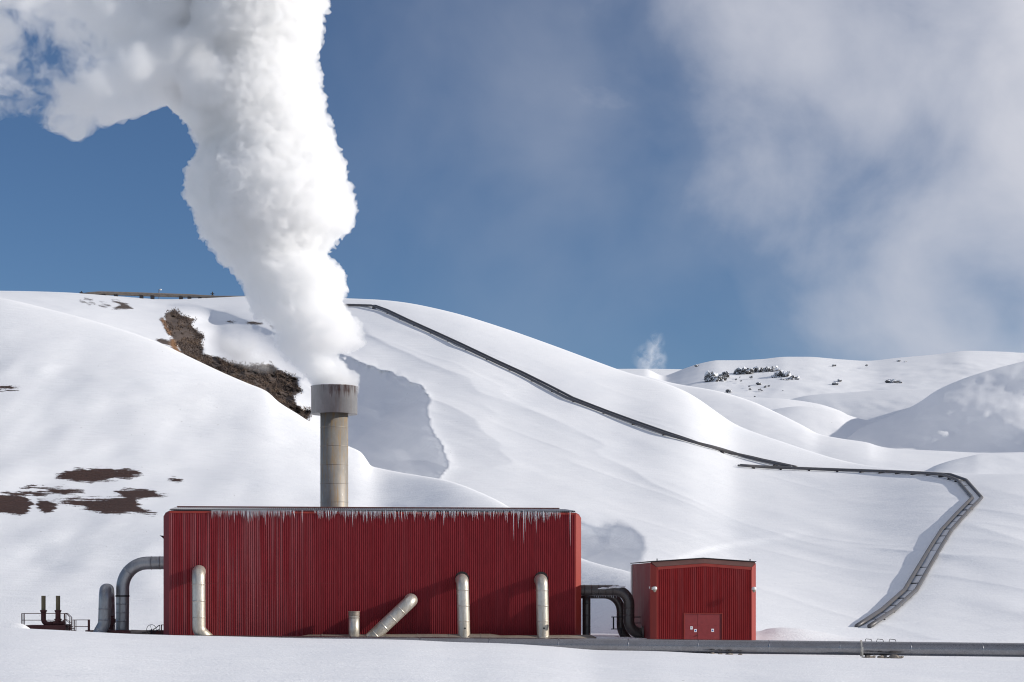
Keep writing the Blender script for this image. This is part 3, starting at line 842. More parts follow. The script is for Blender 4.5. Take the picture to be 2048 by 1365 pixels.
for (px_, row_) in longs:
    b_ = on_wall(px_, 1021, 0.17); e_ = on_wall(px_, row_, 0.17)
    L = ZE - e_.z
    if proto is None:
        bm = bmesh.new(); icicle(bm, (0, 0, 0.03), 1.0, 0.028, 0.03, 7)
        proto = obj('icicle', bm, MAT['ice'], None, True)
        o = proto
    else:
        o = proto.copy(); C.objects.link(o)
    o.location = w_of(b_); o.location.z = ZE + 0.02
    o.scale = (1.0, 1.0, L)
    o.rotation_euler = (0, 0, random.uniform(-0.5, 0.5))
    tag(o, 'long thin icicle hanging from the eave of the long red building', 'icicle', 'icicles along the eave')

# ------------------------------------------------------------------ pipes on the front of the long building
def wall_pipe(name, label, local, r, R, seams, mat=None, group='pipes coming out of the front wall'):
    t = tag(empty(name, w_of(Vector((local[1].x, local[1].y, -0.3)))), label, 'pipe', group)
    base = t.location
    bm = bmesh.new()
    tube(bm, [w_of(p) - base for p in local], r, 28, R, seams, 0.02, 9)
    obj('pipe_run', bm, mat or MAT['alu'], t, True)
    return t, base

def add_part(t, name, fn, mat, smooth=False):
    bm = bmesh.new(); fn(bm); o = obj(name, bm, mat, t, smooth)
    return o

def wall_hole(t, base, px_, row_, r):
    c = w_of(on_wall(px_, row_, 0.085))
    bm = bmesh.new()
    nrm = Vector((sth, -cth, 0))
    tube(bm, [c - nrm * 0.06 - base, c + nrm * 0.012 - base], r, 28)
    obj('wall_hole_dark', bm, MAT['black'], t)  # black disc stands in for the dark inside of the hole

PW = 1.18
# upright with its foot bent along the ground
a = on_wall(397, 1143.5, PW)
t, b = wall_pipe('wall_pipe', 'upright silver wall pipe nearest the left end of the long building, its foot bent right', [
    Vector((a.x, 0.3, a.z)), a, Vector((a.x + 0.03, a.y, on_wall(397, 1262, PW).z)), on_wall(421, 1284, PW)], 0.50, 0.75, 1.25)
# leaning one
a = on_wall(823, 1201, PW); c = on_wall(722, 1296, PW)
t, b = wall_pipe('wall_pipe', 'leaning silver pipe that slants down to the left across the front wall', [Vector((a.x, 0.3, a.z)), a, c], 0.50, 0.5, 0.9)
# two tall uprights
for px0, px1, top_, lab in ((925, 928.5, 1160, 'upright silver wall pipe beside the leaning pipe, a dark gap above its elbow'),
                            (1083.5, 1086.5, 1160.5, 'upright silver wall pipe nearest the right end of the long building')):
    a = on_wall(px0, top_, PW); c = on_wall(px1, 1290, PW)
    t, b = wall_pipe('wall_pipe', lab, [Vector((a.x, 0.3, a.z)), a, c], 0.475, 0.55, 1.2)
    wall_hole(t, b, px0 - 1.0, top_ - 3.0, 0.53)
    q = w_of(on_wall(px1 + 1.5, 1257, PW + 0.47)) - b
    add_part(t, 'drain_hole', lambda bm: box(bm, q.x - 0.07, q.x + 0.07, q.y - 0.03, q.y + 0.06, q.z - 0.05, q.z + 0.05), MAT['black'])
# short capped stub
a = on_wall(708, 1223, PW + 0.1); c = on_wall(708, 1290, PW + 0.1)
t = tag(empty('pipe_stub', w_of(c)), 'short upright pipe stub with a flat cap, left of the leaning pipe', 'pipe')
h = a.z - c.z
add_part(t, 'pipe_run', lambda bm: tube(bm, [(0, 0, 0), (0, 0, h - 0.2)], 0.405, 24, None, 0.0), MAT['alu'], True)
add_part(t, 'cap', lambda bm: (tube(bm, [(0, 0, h - 0.33), (0, 0, h - 0.06)], 0.425, 24), tube(bm, [(0, 0, h - 0.06), (0, 0, h)], 0.455, 24), tube(bm, [(0, 0, h - 0.52), (0, 0, h - 0.47)], 0.43, 24)), MAT['pipe_brown'])

# header pipe along the foot of the wall
hz = on_wall(800, 1268.5, PW).z - 0.53
pts = []
t = tag(empty('header_pipe', w_of(on_wall(900, 1284, PW))), 'brownish collector pipe at the foot of the long wall, the wall pipes drop into it', 'pipe')
b = t.location
x_a, x_b = on_wall(585, 1280, PW).x, on_wall(1192, 1280, PW).x
seg_ = [(x_a - 6, hz - 0.15, 0.30), (x_a, hz - 0.08, 0.36), (x_a + 1.2, hz - 0.0, 0.50), (x_a + 9, hz, 0.53), (x_b - 8.2, hz, 0.53), (x_b - 7.4, hz - 0.05, 0.46), (x_b - 0.4, hz - 0.02, 0.46), (x_b, hz - 0.05, 0.30), (x_b + 0.05, hz - 0.05, 0.05)]
add_part(t, 'pipe_run', lambda bm: tube(bm, [w_of(Vector((q[0], -PW, q[1]))) - b for q in seg_], [q[2] for q in seg_], 28, None, 0), MAT['pipe_brown'], True)
for xq in np.linspace(x_a + 2.2, x_b - 9, 6):
    add_part(t, 'band', lambda bm: tube(bm, [w_of(Vector((xq, -PW, hz))) - b, w_of(Vector((xq + 0.09, -PW, hz))) - b], 0.548, 28), MAT['pipe_brown'], False)

# long grey pipeline in front
fp = [(300, 1283.0, 147.2), (430, 1284.5, 147), (900, 1288.7, 146.5), (1300, 1292, 145.5), (1650, 1296.2, 144.5), (2048, 1300.6, 143), (2600, 1306.5, 141)]
t = tag(empty('pipeline', P(1300, 1320, 145.5)), 'long dark grey pipeline lying in the snow in front of both red buildings', 'pipeline')
b = t.location
W = [P(*q) - b for q in fp]
add_part(t, 'pipe_run', lambda bm: tube(bm, W, 0.515, 32, None, 5.2, 0.008), MAT['pipe_grey'], True)
d = (P(*fp[5]) - P(*fp[4])).normalized()
def along(px_):
    xs = [q[0] for q in fp]
    return P(px_, np.interp(px_, xs, [q[1] for q in fp]), np.interp(px_, xs, [q[2] for q in fp])) - b
c = along(1722)
add_part(t, 'clamp_ring', lambda bm: (tube(bm, [c - d * 0.06, c + d * 0.06], 0.60, 28), box(bm, c.x - 0.06, c.x + 0.06, c.y - 0.66, c.y - 0.56, c.z - 1.05, c.z + 0.1)), MAT['alu'])
for px_ in (1730, 1753, 1778):
    c1 = along(px_) + Vector((0, 0, 0.50)); c2 = along(px_ + 14) + Vector((0, 0, 0.50))
    add_part(t, 'handle', lambda bm: tube(bm, [c1, c1 + Vector((0.06, 0, 0.20)), c2 + Vector((-0.05, 0, 0.16)), c2], 0.022, 6, 0.05), MAT['rail_black'])
for px_ in (1412, 1735, 1768):
    c = along(px_)
    add_part(t, 'pipe_support', lambda bm: (box(bm, c.x - 0.35, c.x + 0.35, c.y - 0.3, c.y + 0.3, c.z - 0.9, c.z - 0.62), box(bm, c.x - 0.16, c.x + 0.16, c.y - 0.25, c.y + 0.25, c.z - 0.62, c.z - 0.48)), MAT['concrete'])
# rubble and boards bared under the pipe
def lump(bm, c, sx_, sy_, sz_, seed=0, sub=2, rough=0.35):
    r = random.Random(seed)
    bv, bf = ICO[sub]
    o1, o2 = r.random() * 50, r.random() * 50
    f_ = 1 + rough * 1.6 * fbm(bv[:, 0] * 1.3 + o1, bv[:, 1] * 1.3 + bv[:, 2] * 1.7 + o2, 4, 0.6)
    q = bv * f_[:, None] * np.array([sx_, sy_, sz_]) + np.array(c)
    vv = [bm.verts.new(p) for p in q]
    for t in bf: bm.faces.new([vv[i] for i in t])
MAT['stone'] = plain('stone', (0.20, 0.17, 0.14), 0.85, 0, 0.5, 3.0, 0.3)
for i, (px_, rr_, sz) in enumerate([(1738, 1314.5, 0.16), (1748, 1314.0, 0.10), (1762, 1314.5, 0.17), (1772, 1316, 0.10), (1789, 1315.0, 0.24), (1799, 1315.5, 0.14), (1804, 1314, 0.10), (1424, 1308.5, 0.16), (1440, 1309.8, 0.14), (1458, 1310.2, 0.18), (1480, 1311.0, 0.12)]):
    bm = bmesh.new(); lump(bm, (0, 0, 0), sz * 1.5, sz, sz * 0.8, i)
    o = obj('stone', bm, MAT['stone']); o.location = P(px_, rr_, 143.2 if px_ > 1600 else 144.4)
    tag(o, 'bare stone in the gap under the long grey pipeline', 'stone', 'stones bared under the pipeline')

# ------------------------------------------------------------------ the small red building
O2 = Vector(((1303 - 1024) / F * 149.6, 149.6, 0.0))
W2 = on_wall(1513, 1200, 0, O2).x
house = tag(empty('valve_house', O2, TH), 'small red corrugated building with a double door and a low gabled roof', 'building')
zl = on_wall(1308, 1124, 0, O2).z; za = on_wall(1408, 1117, 0, O2).z
ap = za - zl
D2 = 9.5; ch = 0.40
bm = bmesh.new()
def hl(y, inset, dz):
    q = [(inset, y, -1.5), (inset, y, zl + dz), (W2 / 2, y, za + dz), (W2 - inset, y, zl + dz), (W2 - inset, y, -1.5)]
    return [bm.verts.new(p) for p in q]
lo = [hl(0, ch, -0.42), hl(ch, 0, -0.06), hl(D2 - ch, 0, -0.06), hl(D2, ch, -0.42)]
for a_, b_ in zip(lo, lo[1:]):
    for i in range(5): bm.faces.new((a_[i], a_[(i + 1) % 5], b_[(i + 1) % 5], b_[i]))
bm.faces.new(lo[0]); bm.faces.new(lo[-1][::-1])
obj('wall', bm, MAT['red_dull_shaded'], house)
bm = bmesh.new()
zt2 = lambda xq: zl - 0.44 + ap * (1 - abs(xq - W2 / 2) / (W2 / 2))
dl, dr, dt = on_wall(1368, 1228, 0.05, O2), on_wall(1446.5, 1228, 0.05, O2), on_wall(1400, 1228, 0.05, O2).z
nrib = 46
p2 = (W2 - 2 * ch) / nrib
kl = ch + round((dl.x - ch) / p2) * p2; kr = ch + round((dr.x - ch) / p2) * p2
corrugated(bm, ch, kl, -0.012, -1.5, 5, 0.163, 0.055, zt2)
corrugated(bm, kr, W2 - ch, -0.012, -1.5, 5, 0.163, 0.055, zt2)
corrugated(bm, kl, kr, -0.012, dt + 0.03, 5, 0.163, 0.055, zt2)
obj('cladding', bm, MAT['red_small'], house)
bm = bmesh.new()      # sloping brown fascia under the roof edge
for s in (0, 1):
    xa, xb = (ch - 0.02, W2 / 2) if s == 0 else (W2 / 2, W2 - ch + 0.02)
    xo, xp = (0.02, W2 / 2) if s == 0 else (W2 / 2, W2 - 0.02)
    za_, zb_2 = (zl, za) if s == 0 else (za, zl)
    v1 = [(xa, -0.035, za_ - 0.38), (xb, -0.035, zb_2 - 0.38), (xp, ch - 0.035, zb_2 - 0.01), (xo, ch - 0.035, za_ - 0.01)]
    vs = [bm.verts.new(q) for q in v1] + [bm.verts.new((q[0], q[1] + 0.05, q[2] - 0.05)) for q in v1]
    for f in ((0, 1, 2, 3), (7, 6, 5, 4), (0, 4, 5, 1), (1, 5, 6, 2), (2, 6, 7, 3), (3, 7, 4, 0)): bm.faces.new([vs[i] for i in f])
obj('fascia', bm, MAT['fascia'], house)
bm = bmesh.new()      # red strip between fascia and cladding
for s in (0, 1):
    xa, xb = (ch, W2 / 2) if s == 0 else (W2 / 2, W2 - ch)
    za_, zb_2 = (zl, za) if s == 0 else (za, zl)
    v1 = [(xa, za_ - 0.62), (xb, zb_2 - 0.62), (xb, zb_2 - 0.40), (xa, za_ - 0.40)]
    f_ = [bm.verts.new((q[0], -0.082, q[1])) for q in v1]; k_ = [bm.verts.new((q[0], 0.02, q[1])) for q in v1]
    bm.faces.new(f_); bm.faces.new(k_[::-1])
    for i in range(4): bm.faces.new((f_[i], f_[(i + 1) % 4], k_[(i + 1) % 4], k_[i]))
obj('eave_trim', bm, MAT['red_trim'], house)
bm = bmesh.new()
for s in (0, 1):
    xa, xb = (-0.06, W2 / 2) if s == 0 else (W2 / 2, W2 + 0.06)
    za_, zb_2 = (zl, za) if s == 0 else (za, zl)
    vs = [bm.verts.new(q) for q in ((xa, ch - 0.1, za_), (xb, ch - 0.1, zb_2), (xb, D2, zb_2), (xa, D2, za_), (xa, ch - 0.1, za_ + 0.06), (xb, ch - 0.1, zb_2 + 0.06), (xb, D2, zb_2 + 0.06), (xa, D2, za_ + 0.06))]
    for f in ((3, 2, 1, 0), (4, 5, 6, 7), (0, 1, 5, 4), (1, 2, 6, 5), (2, 3, 7, 6), (3, 0, 4, 7)): bm.faces.new([vs[i] for i in f])
roof2 = obj('roof', bm, MAT['timber'], house)
for px_ in (1314, 1500):
    q = on_wall(px_, 1122, -0.6, O2)
    bm = bmesh.new(); zq = zl + ap * (1 - abs(q.x - W2 / 2) / (W2 / 2))
    box(bm, q.x - 0.035, q.x + 0.035, 0.55, 0.62, zq + 0.05, zq + 0.22)
    obj('roof_stub', bm, MAT['rail_black'], roof2)
for s in (0, 1):
    bm = bmesh.new()
    q = [(ch + 0.06, -0.082), (ch - 0.02, -0.082), (-0.03, ch - 0.06), (-0.03, ch + 0.12), (0.01, ch + 0.12), (ch, 0.0), (ch + 0.06, 0.0)]
    if s: q = [(W2 - a_, b_) for a_, b_ in q]
    lo = [bm.verts.new((a_, b_, -1.5)) for a_, b_ in q]
    hi_ = [bm.verts.new((a_, b_, zl - 0.02 - (0.40 if b_ < 0.1 else 0.08))) for a_, b_ in q]
    for i in range(len(q)): bm.faces.new((lo[i], lo[(i + 1) % len(q)], hi_[(i + 1) % len(q)], hi_[i]))
    bm.faces.new(lo); bm.faces.new(hi_)
    obj('corner_trim', bm, MAT['red_trim'], house)
bm = bmesh.new(); box(bm, -0.03, 0.03, D2 - 0.75, D2 + 0.02, -1.5, zl - 0.1)
obj('corner_trim', bm, MAT['alu_dark'], house)
# double door
fx0, fx1 = kl, kr
bm = bmesh.new()
box(bm, fx0, fx0 + 0.07, -0.10, 0.0, -1.4, dt); box(bm, fx1 - 0.07, fx1, -0.10, 0.0, -1.4, dt); box(bm, fx0, fx1, -0.102, 0.0, dt, dt + 0.06)
obj('door_frame', bm, MAT['red_trim'], house)
bm = bmesh.new(); box(bm, fx1 - 0.25, fx1 - 0.07, -0.02, -0.005, -1.4, dt - 0.002)
obj('door_jamb', bm, MAT['red_dull_shaded'], house)
mid = on_wall(1395.3, 1250, 0.05, O2).x
zsm = on_wall(1400, 1252, 0.05, O2).z
for (xa, xb, notes) in ((fx0 + 0.075, mid - 0.012, ((1383, 1256.2, 4.9, 6.2, 0), (1391, 1261.6, 5.4, 6.0, 1))), (mid + 0.012, fx1 - 0.255, ((1425.3, 1261.2, 5.4, 6.4, 1),))):
    bm = bmesh.new(); box(bm, xa, xb, -0.055, -0.01, -1.4, zsm - 0.006); box(bm, xa, xb, -0.055, -0.01, zsm + 0.006, dt - 0.03)
    box(bm, xa + 0.01, xb - 0.01, -0.045, -0.01, zsm - 0.006, zsm + 0.006)
    leaf = obj('door', bm, MAT['red_door'], house)
    for (px_, row_, wp, hp, blue) in notes:
        q = on_wall(px_, row_, 0.06, O2); hw, hh = wp / 26.1 / 2, hp / 26.1 / 2
        bm = bmesh.new(); box(bm, q.x - hw, q.x + hw, -0.064, -0.057, q.z - hh, q.z + hh)
        nn = obj('notice', bm, MAT['notice'], leaf)
        # marks on the notice sit inside the same leaf
        bm = bmesh.new()
        if blue: tube(bm, [(q.x, -0.064, q.z - hh * 0.05), (q.x, -0.069, q.z - hh * 0.05)], hw * 0.55, 16)
        else: [box(bm, q.x - hw * 0.5, q.x + hw * (0.5 - 0.2 * (i % 2)), -0.068, -0.0645, q.z + hh * (0.5 - 0.35 * i) - 0.012, q.z + hh * (0.5 - 0.35 * i) + 0.012) for i in range(3)]
        obj('notice_mark', bm, MAT['blue'] if blue else MAT['ink'], leaf)
    if xa > mid:
        pass
    else:
        bm = bmesh.new(); box(bm, mid - 0.16, mid - 0.04, -0.10, -0.056, on_wall(1393, 1272, 0.05, O2).z - 0.02, on_wall(1393, 1272, 0.05, O2).z + 0.02)
        obj('handle', bm, MAT['rail_black'], leaf)
# lamps on arms that reach out from the front corners
for px_, row_ in ((1309.5, 1180), (1508, 1180.5)):
    q = on_wall(px_, row_, 0.78, O2)
    bm = bmesh.new(); tube(bm, [(q.x, 0.12, q.z + 0.10), (q.x, -0.72, q.z + 0.14)], 0.028, 8); box(bm, q.x - 0.09, q.x + 0.09, 0.0, 0.14, q.z - 0.02, q.z + 0.22)
    arm = obj('wall_lamp', bm, MAT['alu'], house)
    bm = bmesh.new(); tube(bm, [(q.x, -0.78, q.z + 0.24), (q.x, -0.78, q.z + 0.20), (q.x, -0.78, q.z + 0.04), (q.x, -0.78, q.z + 0.02)], [0.10, 0.17, 0.185, 0.16], 18)
    obj('lamp_shade', bm, MAT['lamp'], arm)
    bm = bmesh.new(); tube(bm, [(q.x, -0.78, q.z + 0.02), (q.x, -0.78, q.z - 0.09), (q.x, -0.78, q.z - 0.19)], [0.15, 0.12, 0.04], 16)
    obj('lamp_glass', bm, MAT['lamp_glass'], arm)
q = on_wall(1302, 1175.5, 0.1, O2)
bm = bmesh.new(); box(bm, -0.10, -0.03, 0.40, 0.55, q.z - 0.08, q.z + 0.08)
obj('junction_box', bm, MAT['lamp'], house)

# ------------------------------------------------------------------ chimney
CY = 167.0
cx = (668.5 - 1024) / F * CY
zz = lambda row: ZC + (HROW - row) / F * CY
ch_ = tag(empty('chimney', (cx, CY, -0.4)), 'tall round grey steel chimney with a wide rust-streaked cap, rising behind the long building', 'chimney')
rs = 27.8 / F * CY
bm = bmesh.new()
pz = [0.0]
for row in (1005, 968, 930.5, 893, 856): pz.append(zz(row) + 0.4)
tube(bm, [(0, 0, 0), (0, 0, zz(826) + 0.4)], rs, 48)
for z_ in pz[1:]: tube(bm, [(0, 0, z_ - 0.035), (0, 0, z_ - 0.03), (0, 0, z_ + 0.03), (0, 0, z_ + 0.035)], [rs, rs + 0.012, rs + 0.012, rs], 48, cap=False)
shaft = obj('shaft', bm, MAT['shaft'], ch_, False)
for f in shaft.data.polygons: f.use_smooth = abs(f.normal.z) < 0.5
rcap = 46.2 / F * CY
bm = bmesh.new()
za2, zb2 = zz(829) + 0.4, zz(773.5) + 0.4
seg = 56
prof_ = [(rs + 0.02, za2 + 0.06), (rcap, za2), (rcap, zb2 - 0.05), (rcap + 0.03, zb2 - 0.05), (rcap + 0.03, zb2), (rcap - 0.06, zb2), (rcap - 0.06, za2 + 0.3), (rs * 0.4, za2 + 0.3)]
rg = [[bm.verts.new((r_ * math.cos(2 * PI * i / seg), r_ * math.sin(2 * PI * i / seg), z_)) for i in range(seg)] for r_, z_ in prof_]
for a_, b_ in zip(rg, rg[1:]):
    for i in range(seg): bm.faces.new((a_[i], a_[(i + 1) % seg], b_[(i + 1) % seg], b_[i]))
cap_ = obj('cap', bm, MAT['cap'], ch_)
for f in cap_.data.polygons: f.use_smooth = abs(f.normal.z) < 0.3

# ------------------------------------------------------------------ pipes and platform at the left end
YL = 152.0
def tthing(name, label, cat, pt, group=None):
    t_ = tag(empty(name, pt), label, cat, group); return t_, Vector(pt)
t, b = tthing('elbow_pipe', 'big grey elbow pipe coming out of the left end of the long building', 'pipe', P(245, 1275, YL))
add_part(t, 'pipe_run', lambda bm: tube(bm, [P(345, 1126, YL) - b, P(246, 1127, YL) - b, P(244.5, 1290, YL) - b], 0.505, 28, 2.05, 0.66, 0.02, 10), MAT['alu_dark'], True)
add_part(t, 'band', lambda bm: tube(bm, [P(245, 1191, YL) - b, P(245, 1194, YL) - b], 0.545, 28), MAT['rail_black'])
t, b = tthing('arch_pipe', 'grey pipe loop like an upside-down U standing in snow left of the big elbow pipe', 'pipe', P(210, 1275, 151))
add_part(t, 'pipe_run', lambda bm: tube(bm, [P(185, 1292, 150.5) - b, P(208.5, 1248, 150.5) - b, P(210.5, 1180, 150.5) - b, P(217, 1180.5, 154.5) - b, P(219.5, 1290, 154.5) - b], 0.475, 26, 0.7, 0.85, 0.02, 8), MAT['alu_dark'], True)
add_part(t, 'valve', lambda bm: (tube(bm, [P(223.5, 1232, 153) - b, P(223.5, 1252, 153) - b], 0.16, 12), tube(bm, [P(222, 1242, 152.6) - b, P(224, 1242, 153.4) - b], 0.32, 14), box(bm, *(lambda q: (q.x - 0.2, q.x + 0.2, q.y - 0.2, q.y + 0.2, q.z - 0.15, q.z + 0.15))(P(223, 1256, 153) - b))), MAT['rail'])
t, b = tthing('low_beam', 'low brown steel beam half buried in snow, running to the left corner of the long building', 'beam', P(250, 1275, 151.2))
add_part(t, 'beam_body', lambda bm: (box(bm, *(lambda q, r: (q.x, r.x, -0.25, 0.25, -0.4, (P(250, 1260.8, 151.2) - b).z))(P(172, 1262, 151.2) - b, P(330, 1262, 151.2) - b)),), MAT['rail'])
add_part(t, 'small_pipe', lambda bm: tube(bm, [P(262, 1264, 150.6) - b, P(300, 1265.5, 150.6) - b], 0.16, 12), MAT['pipe_brown'])
t, b = tthing('hand_valve', 'dark hand wheel valve with a slanting lever by the left corner of the long building', 'valve', P(303, 1270, 150.2))
def wheel(bm):
    c_ = P(303, 1259.5, 150.2) - b; R_ = 0.37
    pts = [c_ + Vector((math.cos(a_) * R_, 0, math.sin(a_) * R_)) for a_ in np.linspace(0, 2 * PI, 29)]
    tube(bm, pts, 0.022, 6, None, 0, cap=False)
    for k in range(4):
        a_ = k * PI / 2 + 0.3; tube(bm, [c_, c_ + Vector((math.cos(a_) * R_, 0, math.sin(a_) * R_))], 0.014, 5)
add_part(t, 'wheel', wheel, MAT['rail_black'])
add_part(t, 'stem', lambda bm: (tube(bm, [P(303, 1259.5, 150.2) - b, P(303, 1275, 150.3) - b], 0.05, 8), tube(bm, [P(303, 1259.5, 150.1) - b, P(303, 1259.5, 150.9) - b], 0.045, 8)), MAT['rail_black'])
add_part(t, 'lever', lambda bm: (tube(bm, [P(284, 1266, 150.3) - b, P(303, 1263, 150.3) - b, P(319, 1250.5, 150.3) - b], 0.035, 6), tube(bm, [P(304, 1266, 150.3) - b, P(320, 1258, 150.3) - b], 0.03, 6), tube(bm, [P(319.5, 1250.5, 150.3) - b, P(320, 1268, 150.3) - b], 0.03, 6)), MAT['rail_black'])
t, b = tthing('post', 'short dark post with a top bracket hard against the left corner of the long building', 'post', P(323, 1272, 149.6))
add_part(t, 'post_body', lambda bm: (tube(bm, [P(323, 1274, 149.6) - b, P(323, 1250, 149.6) - b], 0.04, 8), tube(bm, [P(322, 1250.3, 149.6) - b, P(328, 1250.3, 149.6) - b], 0.03, 8)), MAT['rail'])

t, b = tthing('platform', 'rust red steel platform with handrails and steps half sunk in a snowdrift', 'platform', P(90, 1262, YL))
def pl(*q): return P(*q) - b
def bar(bm, a_, b_, r=0.03): tube(bm, [a_, b_], r, 6)
q0, q1 = pl(50, 1251, YL - 1), pl(131, 1251, YL - 1)
add_part(t, 'deck', lambda bm: box(bm, q0.x, q1.x, -1.0, 1.2, q0.z - 0.42, q0.z), MAT['rail'])
add_part(t, 'girder', lambda bm: [box(bm, q0.x + 0.3 + i * 0.62, q0.x + 0.5 + i * 0.62, -0.95, 1.1, q0.z - 0.60, q0.z - 0.421) for i in range(5)], MAT['rail'])
for yb in (YL - 0.95, YL + 1.1):
    def rails(bm):
        xl = 43.5 if yb > YL else 48.5
        bar(bm, pl(xl, 1227.5, yb), pl(131, 1227.5, yb)); bar(bm, pl(xl, 1240.8, yb), pl(131, 1240.8, yb))
        for xp in (xl, 128.5): bar(bm, pl(xp, 1227, yb), pl(xp, 1254, yb), 0.035)
    add_part(t, 'railing', rails, MAT['rail'])
add_part(t, 'railing', lambda bm: (bar(bm, pl(43.5, 1227.5, YL + 1.1), pl(48.5, 1227.5, YL - 0.95)), bar(bm, pl(46, 1227.5, YL), pl(46, 1252, YL))), MAT['rail'])
for yb in (YL - 0.95, YL + 0.0):
    def stair_rail(bm):
        dx = 0 if yb < YL - 0.5 else -9
        bar(bm, pl(132 + dx * 0.3, 1227.5, yb), pl(135 + dx * 0.3, 1226.8, yb)); bar(bm, pl(135 + dx * .3, 1226.8, yb), pl(143.5 + dx * 0.4, 1235, yb))
        bar(bm, pl(143.5 + dx * .4, 1235, yb), pl(142.5 + dx * .4, 1263, yb), 0.035)
        bar(bm, pl(133 + dx * .3, 1239, yb), pl(142 + dx * .4, 1246, yb), 0.022); bar(bm, pl(132 + dx * .3, 1227.5, yb), pl(131.5 + dx * .3, 1255, yb), 0.035)
    add_part(t, 'stair_railing', stair_rail, MAT['rail'])
for i in range(4):
    qa, qb = pl(130 + i * 3.0, 1249 + i * 4.2, YL - 0.9), pl(134 + i * 3.0, 1249 + i * 4.2, YL - 0.9)
    add_part(t, 'step', lambda bm: box(bm, qa.x, qb.x + 0.12, -0.85, 0.1, qa.z - 0.05, qa.z), MAT['rail'])

for i, (px_, lab) in enumerate(((87, 'olive vent stack with a curved foot, on the platform nearer its left railing'), (116, 'olive vent stack on a bolted tee, on the platform nearer the steps'))):
    t, b = tthing('vent_stack', lab, 'vent stack', P(px_, 1250, YL), 'vent stacks on the platform')
    add_part(t, 'pipe_run', lambda bm: tube(bm, [pl_(px_, 1223, YL) for pl_ in (lambda *q: P(*q) - b,)] + [P(px_, 1192, YL) - b], 0.168, 18), MAT['stack'], False)
    add_part(t, 'flange', lambda bm: (tube(bm, [P(px_, 1225.4, YL) - b, P(px_, 1221.2, YL) - b], 0.245, 18), tube(bm, [P(px_, 1222.4, YL) - b, P(px_, 1220.6, YL) - b], 0.27, 18)), MAT['rail'])
    if i == 0:
        add_part(t, 'bend', lambda bm: tube(bm, [P(px_, 1225, YL) - b, P(px_, 1248, YL) - b, P(px_ + 22, 1248.6, YL) - b], 0.195, 16, 0.36), MAT['rail'], True)
        add_part(t, 'bolt', lambda bm: [tube(bm, [P(px_ + 14 + k * 3, 1243, YL - 0.1) - b, P(px_ + 14 + k * 3, 1250, YL - 0.1) - b], 0.05, 6) for k in range(3)], MAT['rail'])
    else:
        add_part(t, 'tee', lambda bm: (tube(bm, [P(px_, 1225, YL) - b, P(px_, 1238, YL) - b], [0.2, 0.21], 16), tube(bm, [P(px_, 1238, YL) - b, P(px_, 1241.4, YL) - b], 0.29, 16), tube(bm, [P(px_, 1241.4, YL) - b, P(px_, 1250, YL) - b], 0.23, 16), tube(bm, [P(px_ - 9, 1247.5, YL) - b, P(px_ + 13, 1247.5, YL) - b], 0.2, 16), tube(bm, [P(px_ + 11, 1247.5, YL) - b, P(px_ + 13, 1247.5, YL) - b], 0.27, 16)), MAT['rail'])
t, b = tthing('gate_railing', 'low rust red railing with a thick right post, between the steps and the pipe loop', 'railing', P(165, 1266, 151))
def pl(*q): return P(*q) - b
for xp, r_ in ((146, 0.03), (149, 0.03), (152, 0.03)):
    add_part(t, 'post', lambda bm: bar(bm, pl(xp, 1240, 151), pl(xp, 1268, 151), r_), MAT['rail'])
add_part(t, 'post', lambda bm: box(bm, *(lambda a_, c_: (a_.x, c_.x, -0.07, 0.07, c_.z, a_.z))(pl(175.8, 1239.5, 151), pl(179.8, 1266, 151))), MAT['rail'])
add_part(t, 'rail', lambda bm: (bar(bm, pl(145, 1240.3, 151), pl(177, 1240.3, 151)), bar(bm, pl(150, 1253.5, 151), pl(177, 1253.5, 151))), MAT['rail'])

# ------------------------------------------------------------------ black pipes between the two buildings
YB = 153.2
t, b = tthing('connecting_pipe', 'thick black pipe bridging the gap between the two red buildings', 'pipe', P(1258, 1275, YB))
add_part(t, 'pipe_run', lambda bm: tube(bm, [P(1150, 1181, YB) - b, P(1258.5, 1181, YB) - b, P(1257.5, 1266, YB) - b, P(1305, 1267.5, YB + 0.4) - b], 0.425, 28, 1.12, 0.55, 0.012, 10), MAT['pipe_black'], True)
add_part(t, 'flange', lambda bm: tube(bm, [P(1283, 1267, YB) - b, P(1287, 1267, YB) - b], 0.54, 24), MAT['pipe_black'])
for k, xq in enumerate((1208, 1226)):
    bm = bmesh.new(); c_ = P(xq if k == 0 else 1231, 1177.3 if k == 0 else 1174.6, YB - 0.33)
    lump(bm, (0, 0, 0), 0.45 if k == 0 else 0.5, 0.16, 0.07 if k == 0 else 0.13, 60 + k, 3, 0.6)
    o = obj('snow_patch', bm, MAT['snow_far']); o.location = c_
    tag(o, ('thin streak of snow' if k == 0 else 'thicker cake of snow') + ' clinging to the top of the black connecting pipe', 'snow')
YB2 = 155.6
t, b = tthing('return_pipe', 'slimmer black pipe arching behind the thick black pipe between the buildings', 'pipe', P(1205, 1275, YB2))
add_part(t, 'pipe_run', lambda bm: tube(bm, [P(1150, 1189, YB2) - b, P(1241.5, 1189, YB2) - b, P(1242, 1262, YB2) - b, P(1256, 1280, YB2) - b], 0.345, 24, 1.35, 0.7, 0.010, 10), MAT['pipe_black'], True)
add_part(t, 'leg', lambda bm: tube(bm, [P(1173, 1290, YB2 - 1.2) - b, P(1173, 1184, YB2 - 1.2) - b], 0.32, 22, None, 0.9, 0.01), MAT['pipe_black'], True)
for k in range(11):
    px_ = 1188 + k * 4.4 + random.uniform(-1, 1)
    bm = bmesh.new(); icicle(bm, (0, 0, 0), random.uniform(0.12, 0.3), 0.03, 0.02, 6)
    o = obj('icicle', bm, MAT['ice'], None, True); o.location = P(px_, 1190.6, YB - 0.05)
    tag(o, 'small icicle under the black connecting pipe', 'icicle', 'icicles under the connecting pipe')
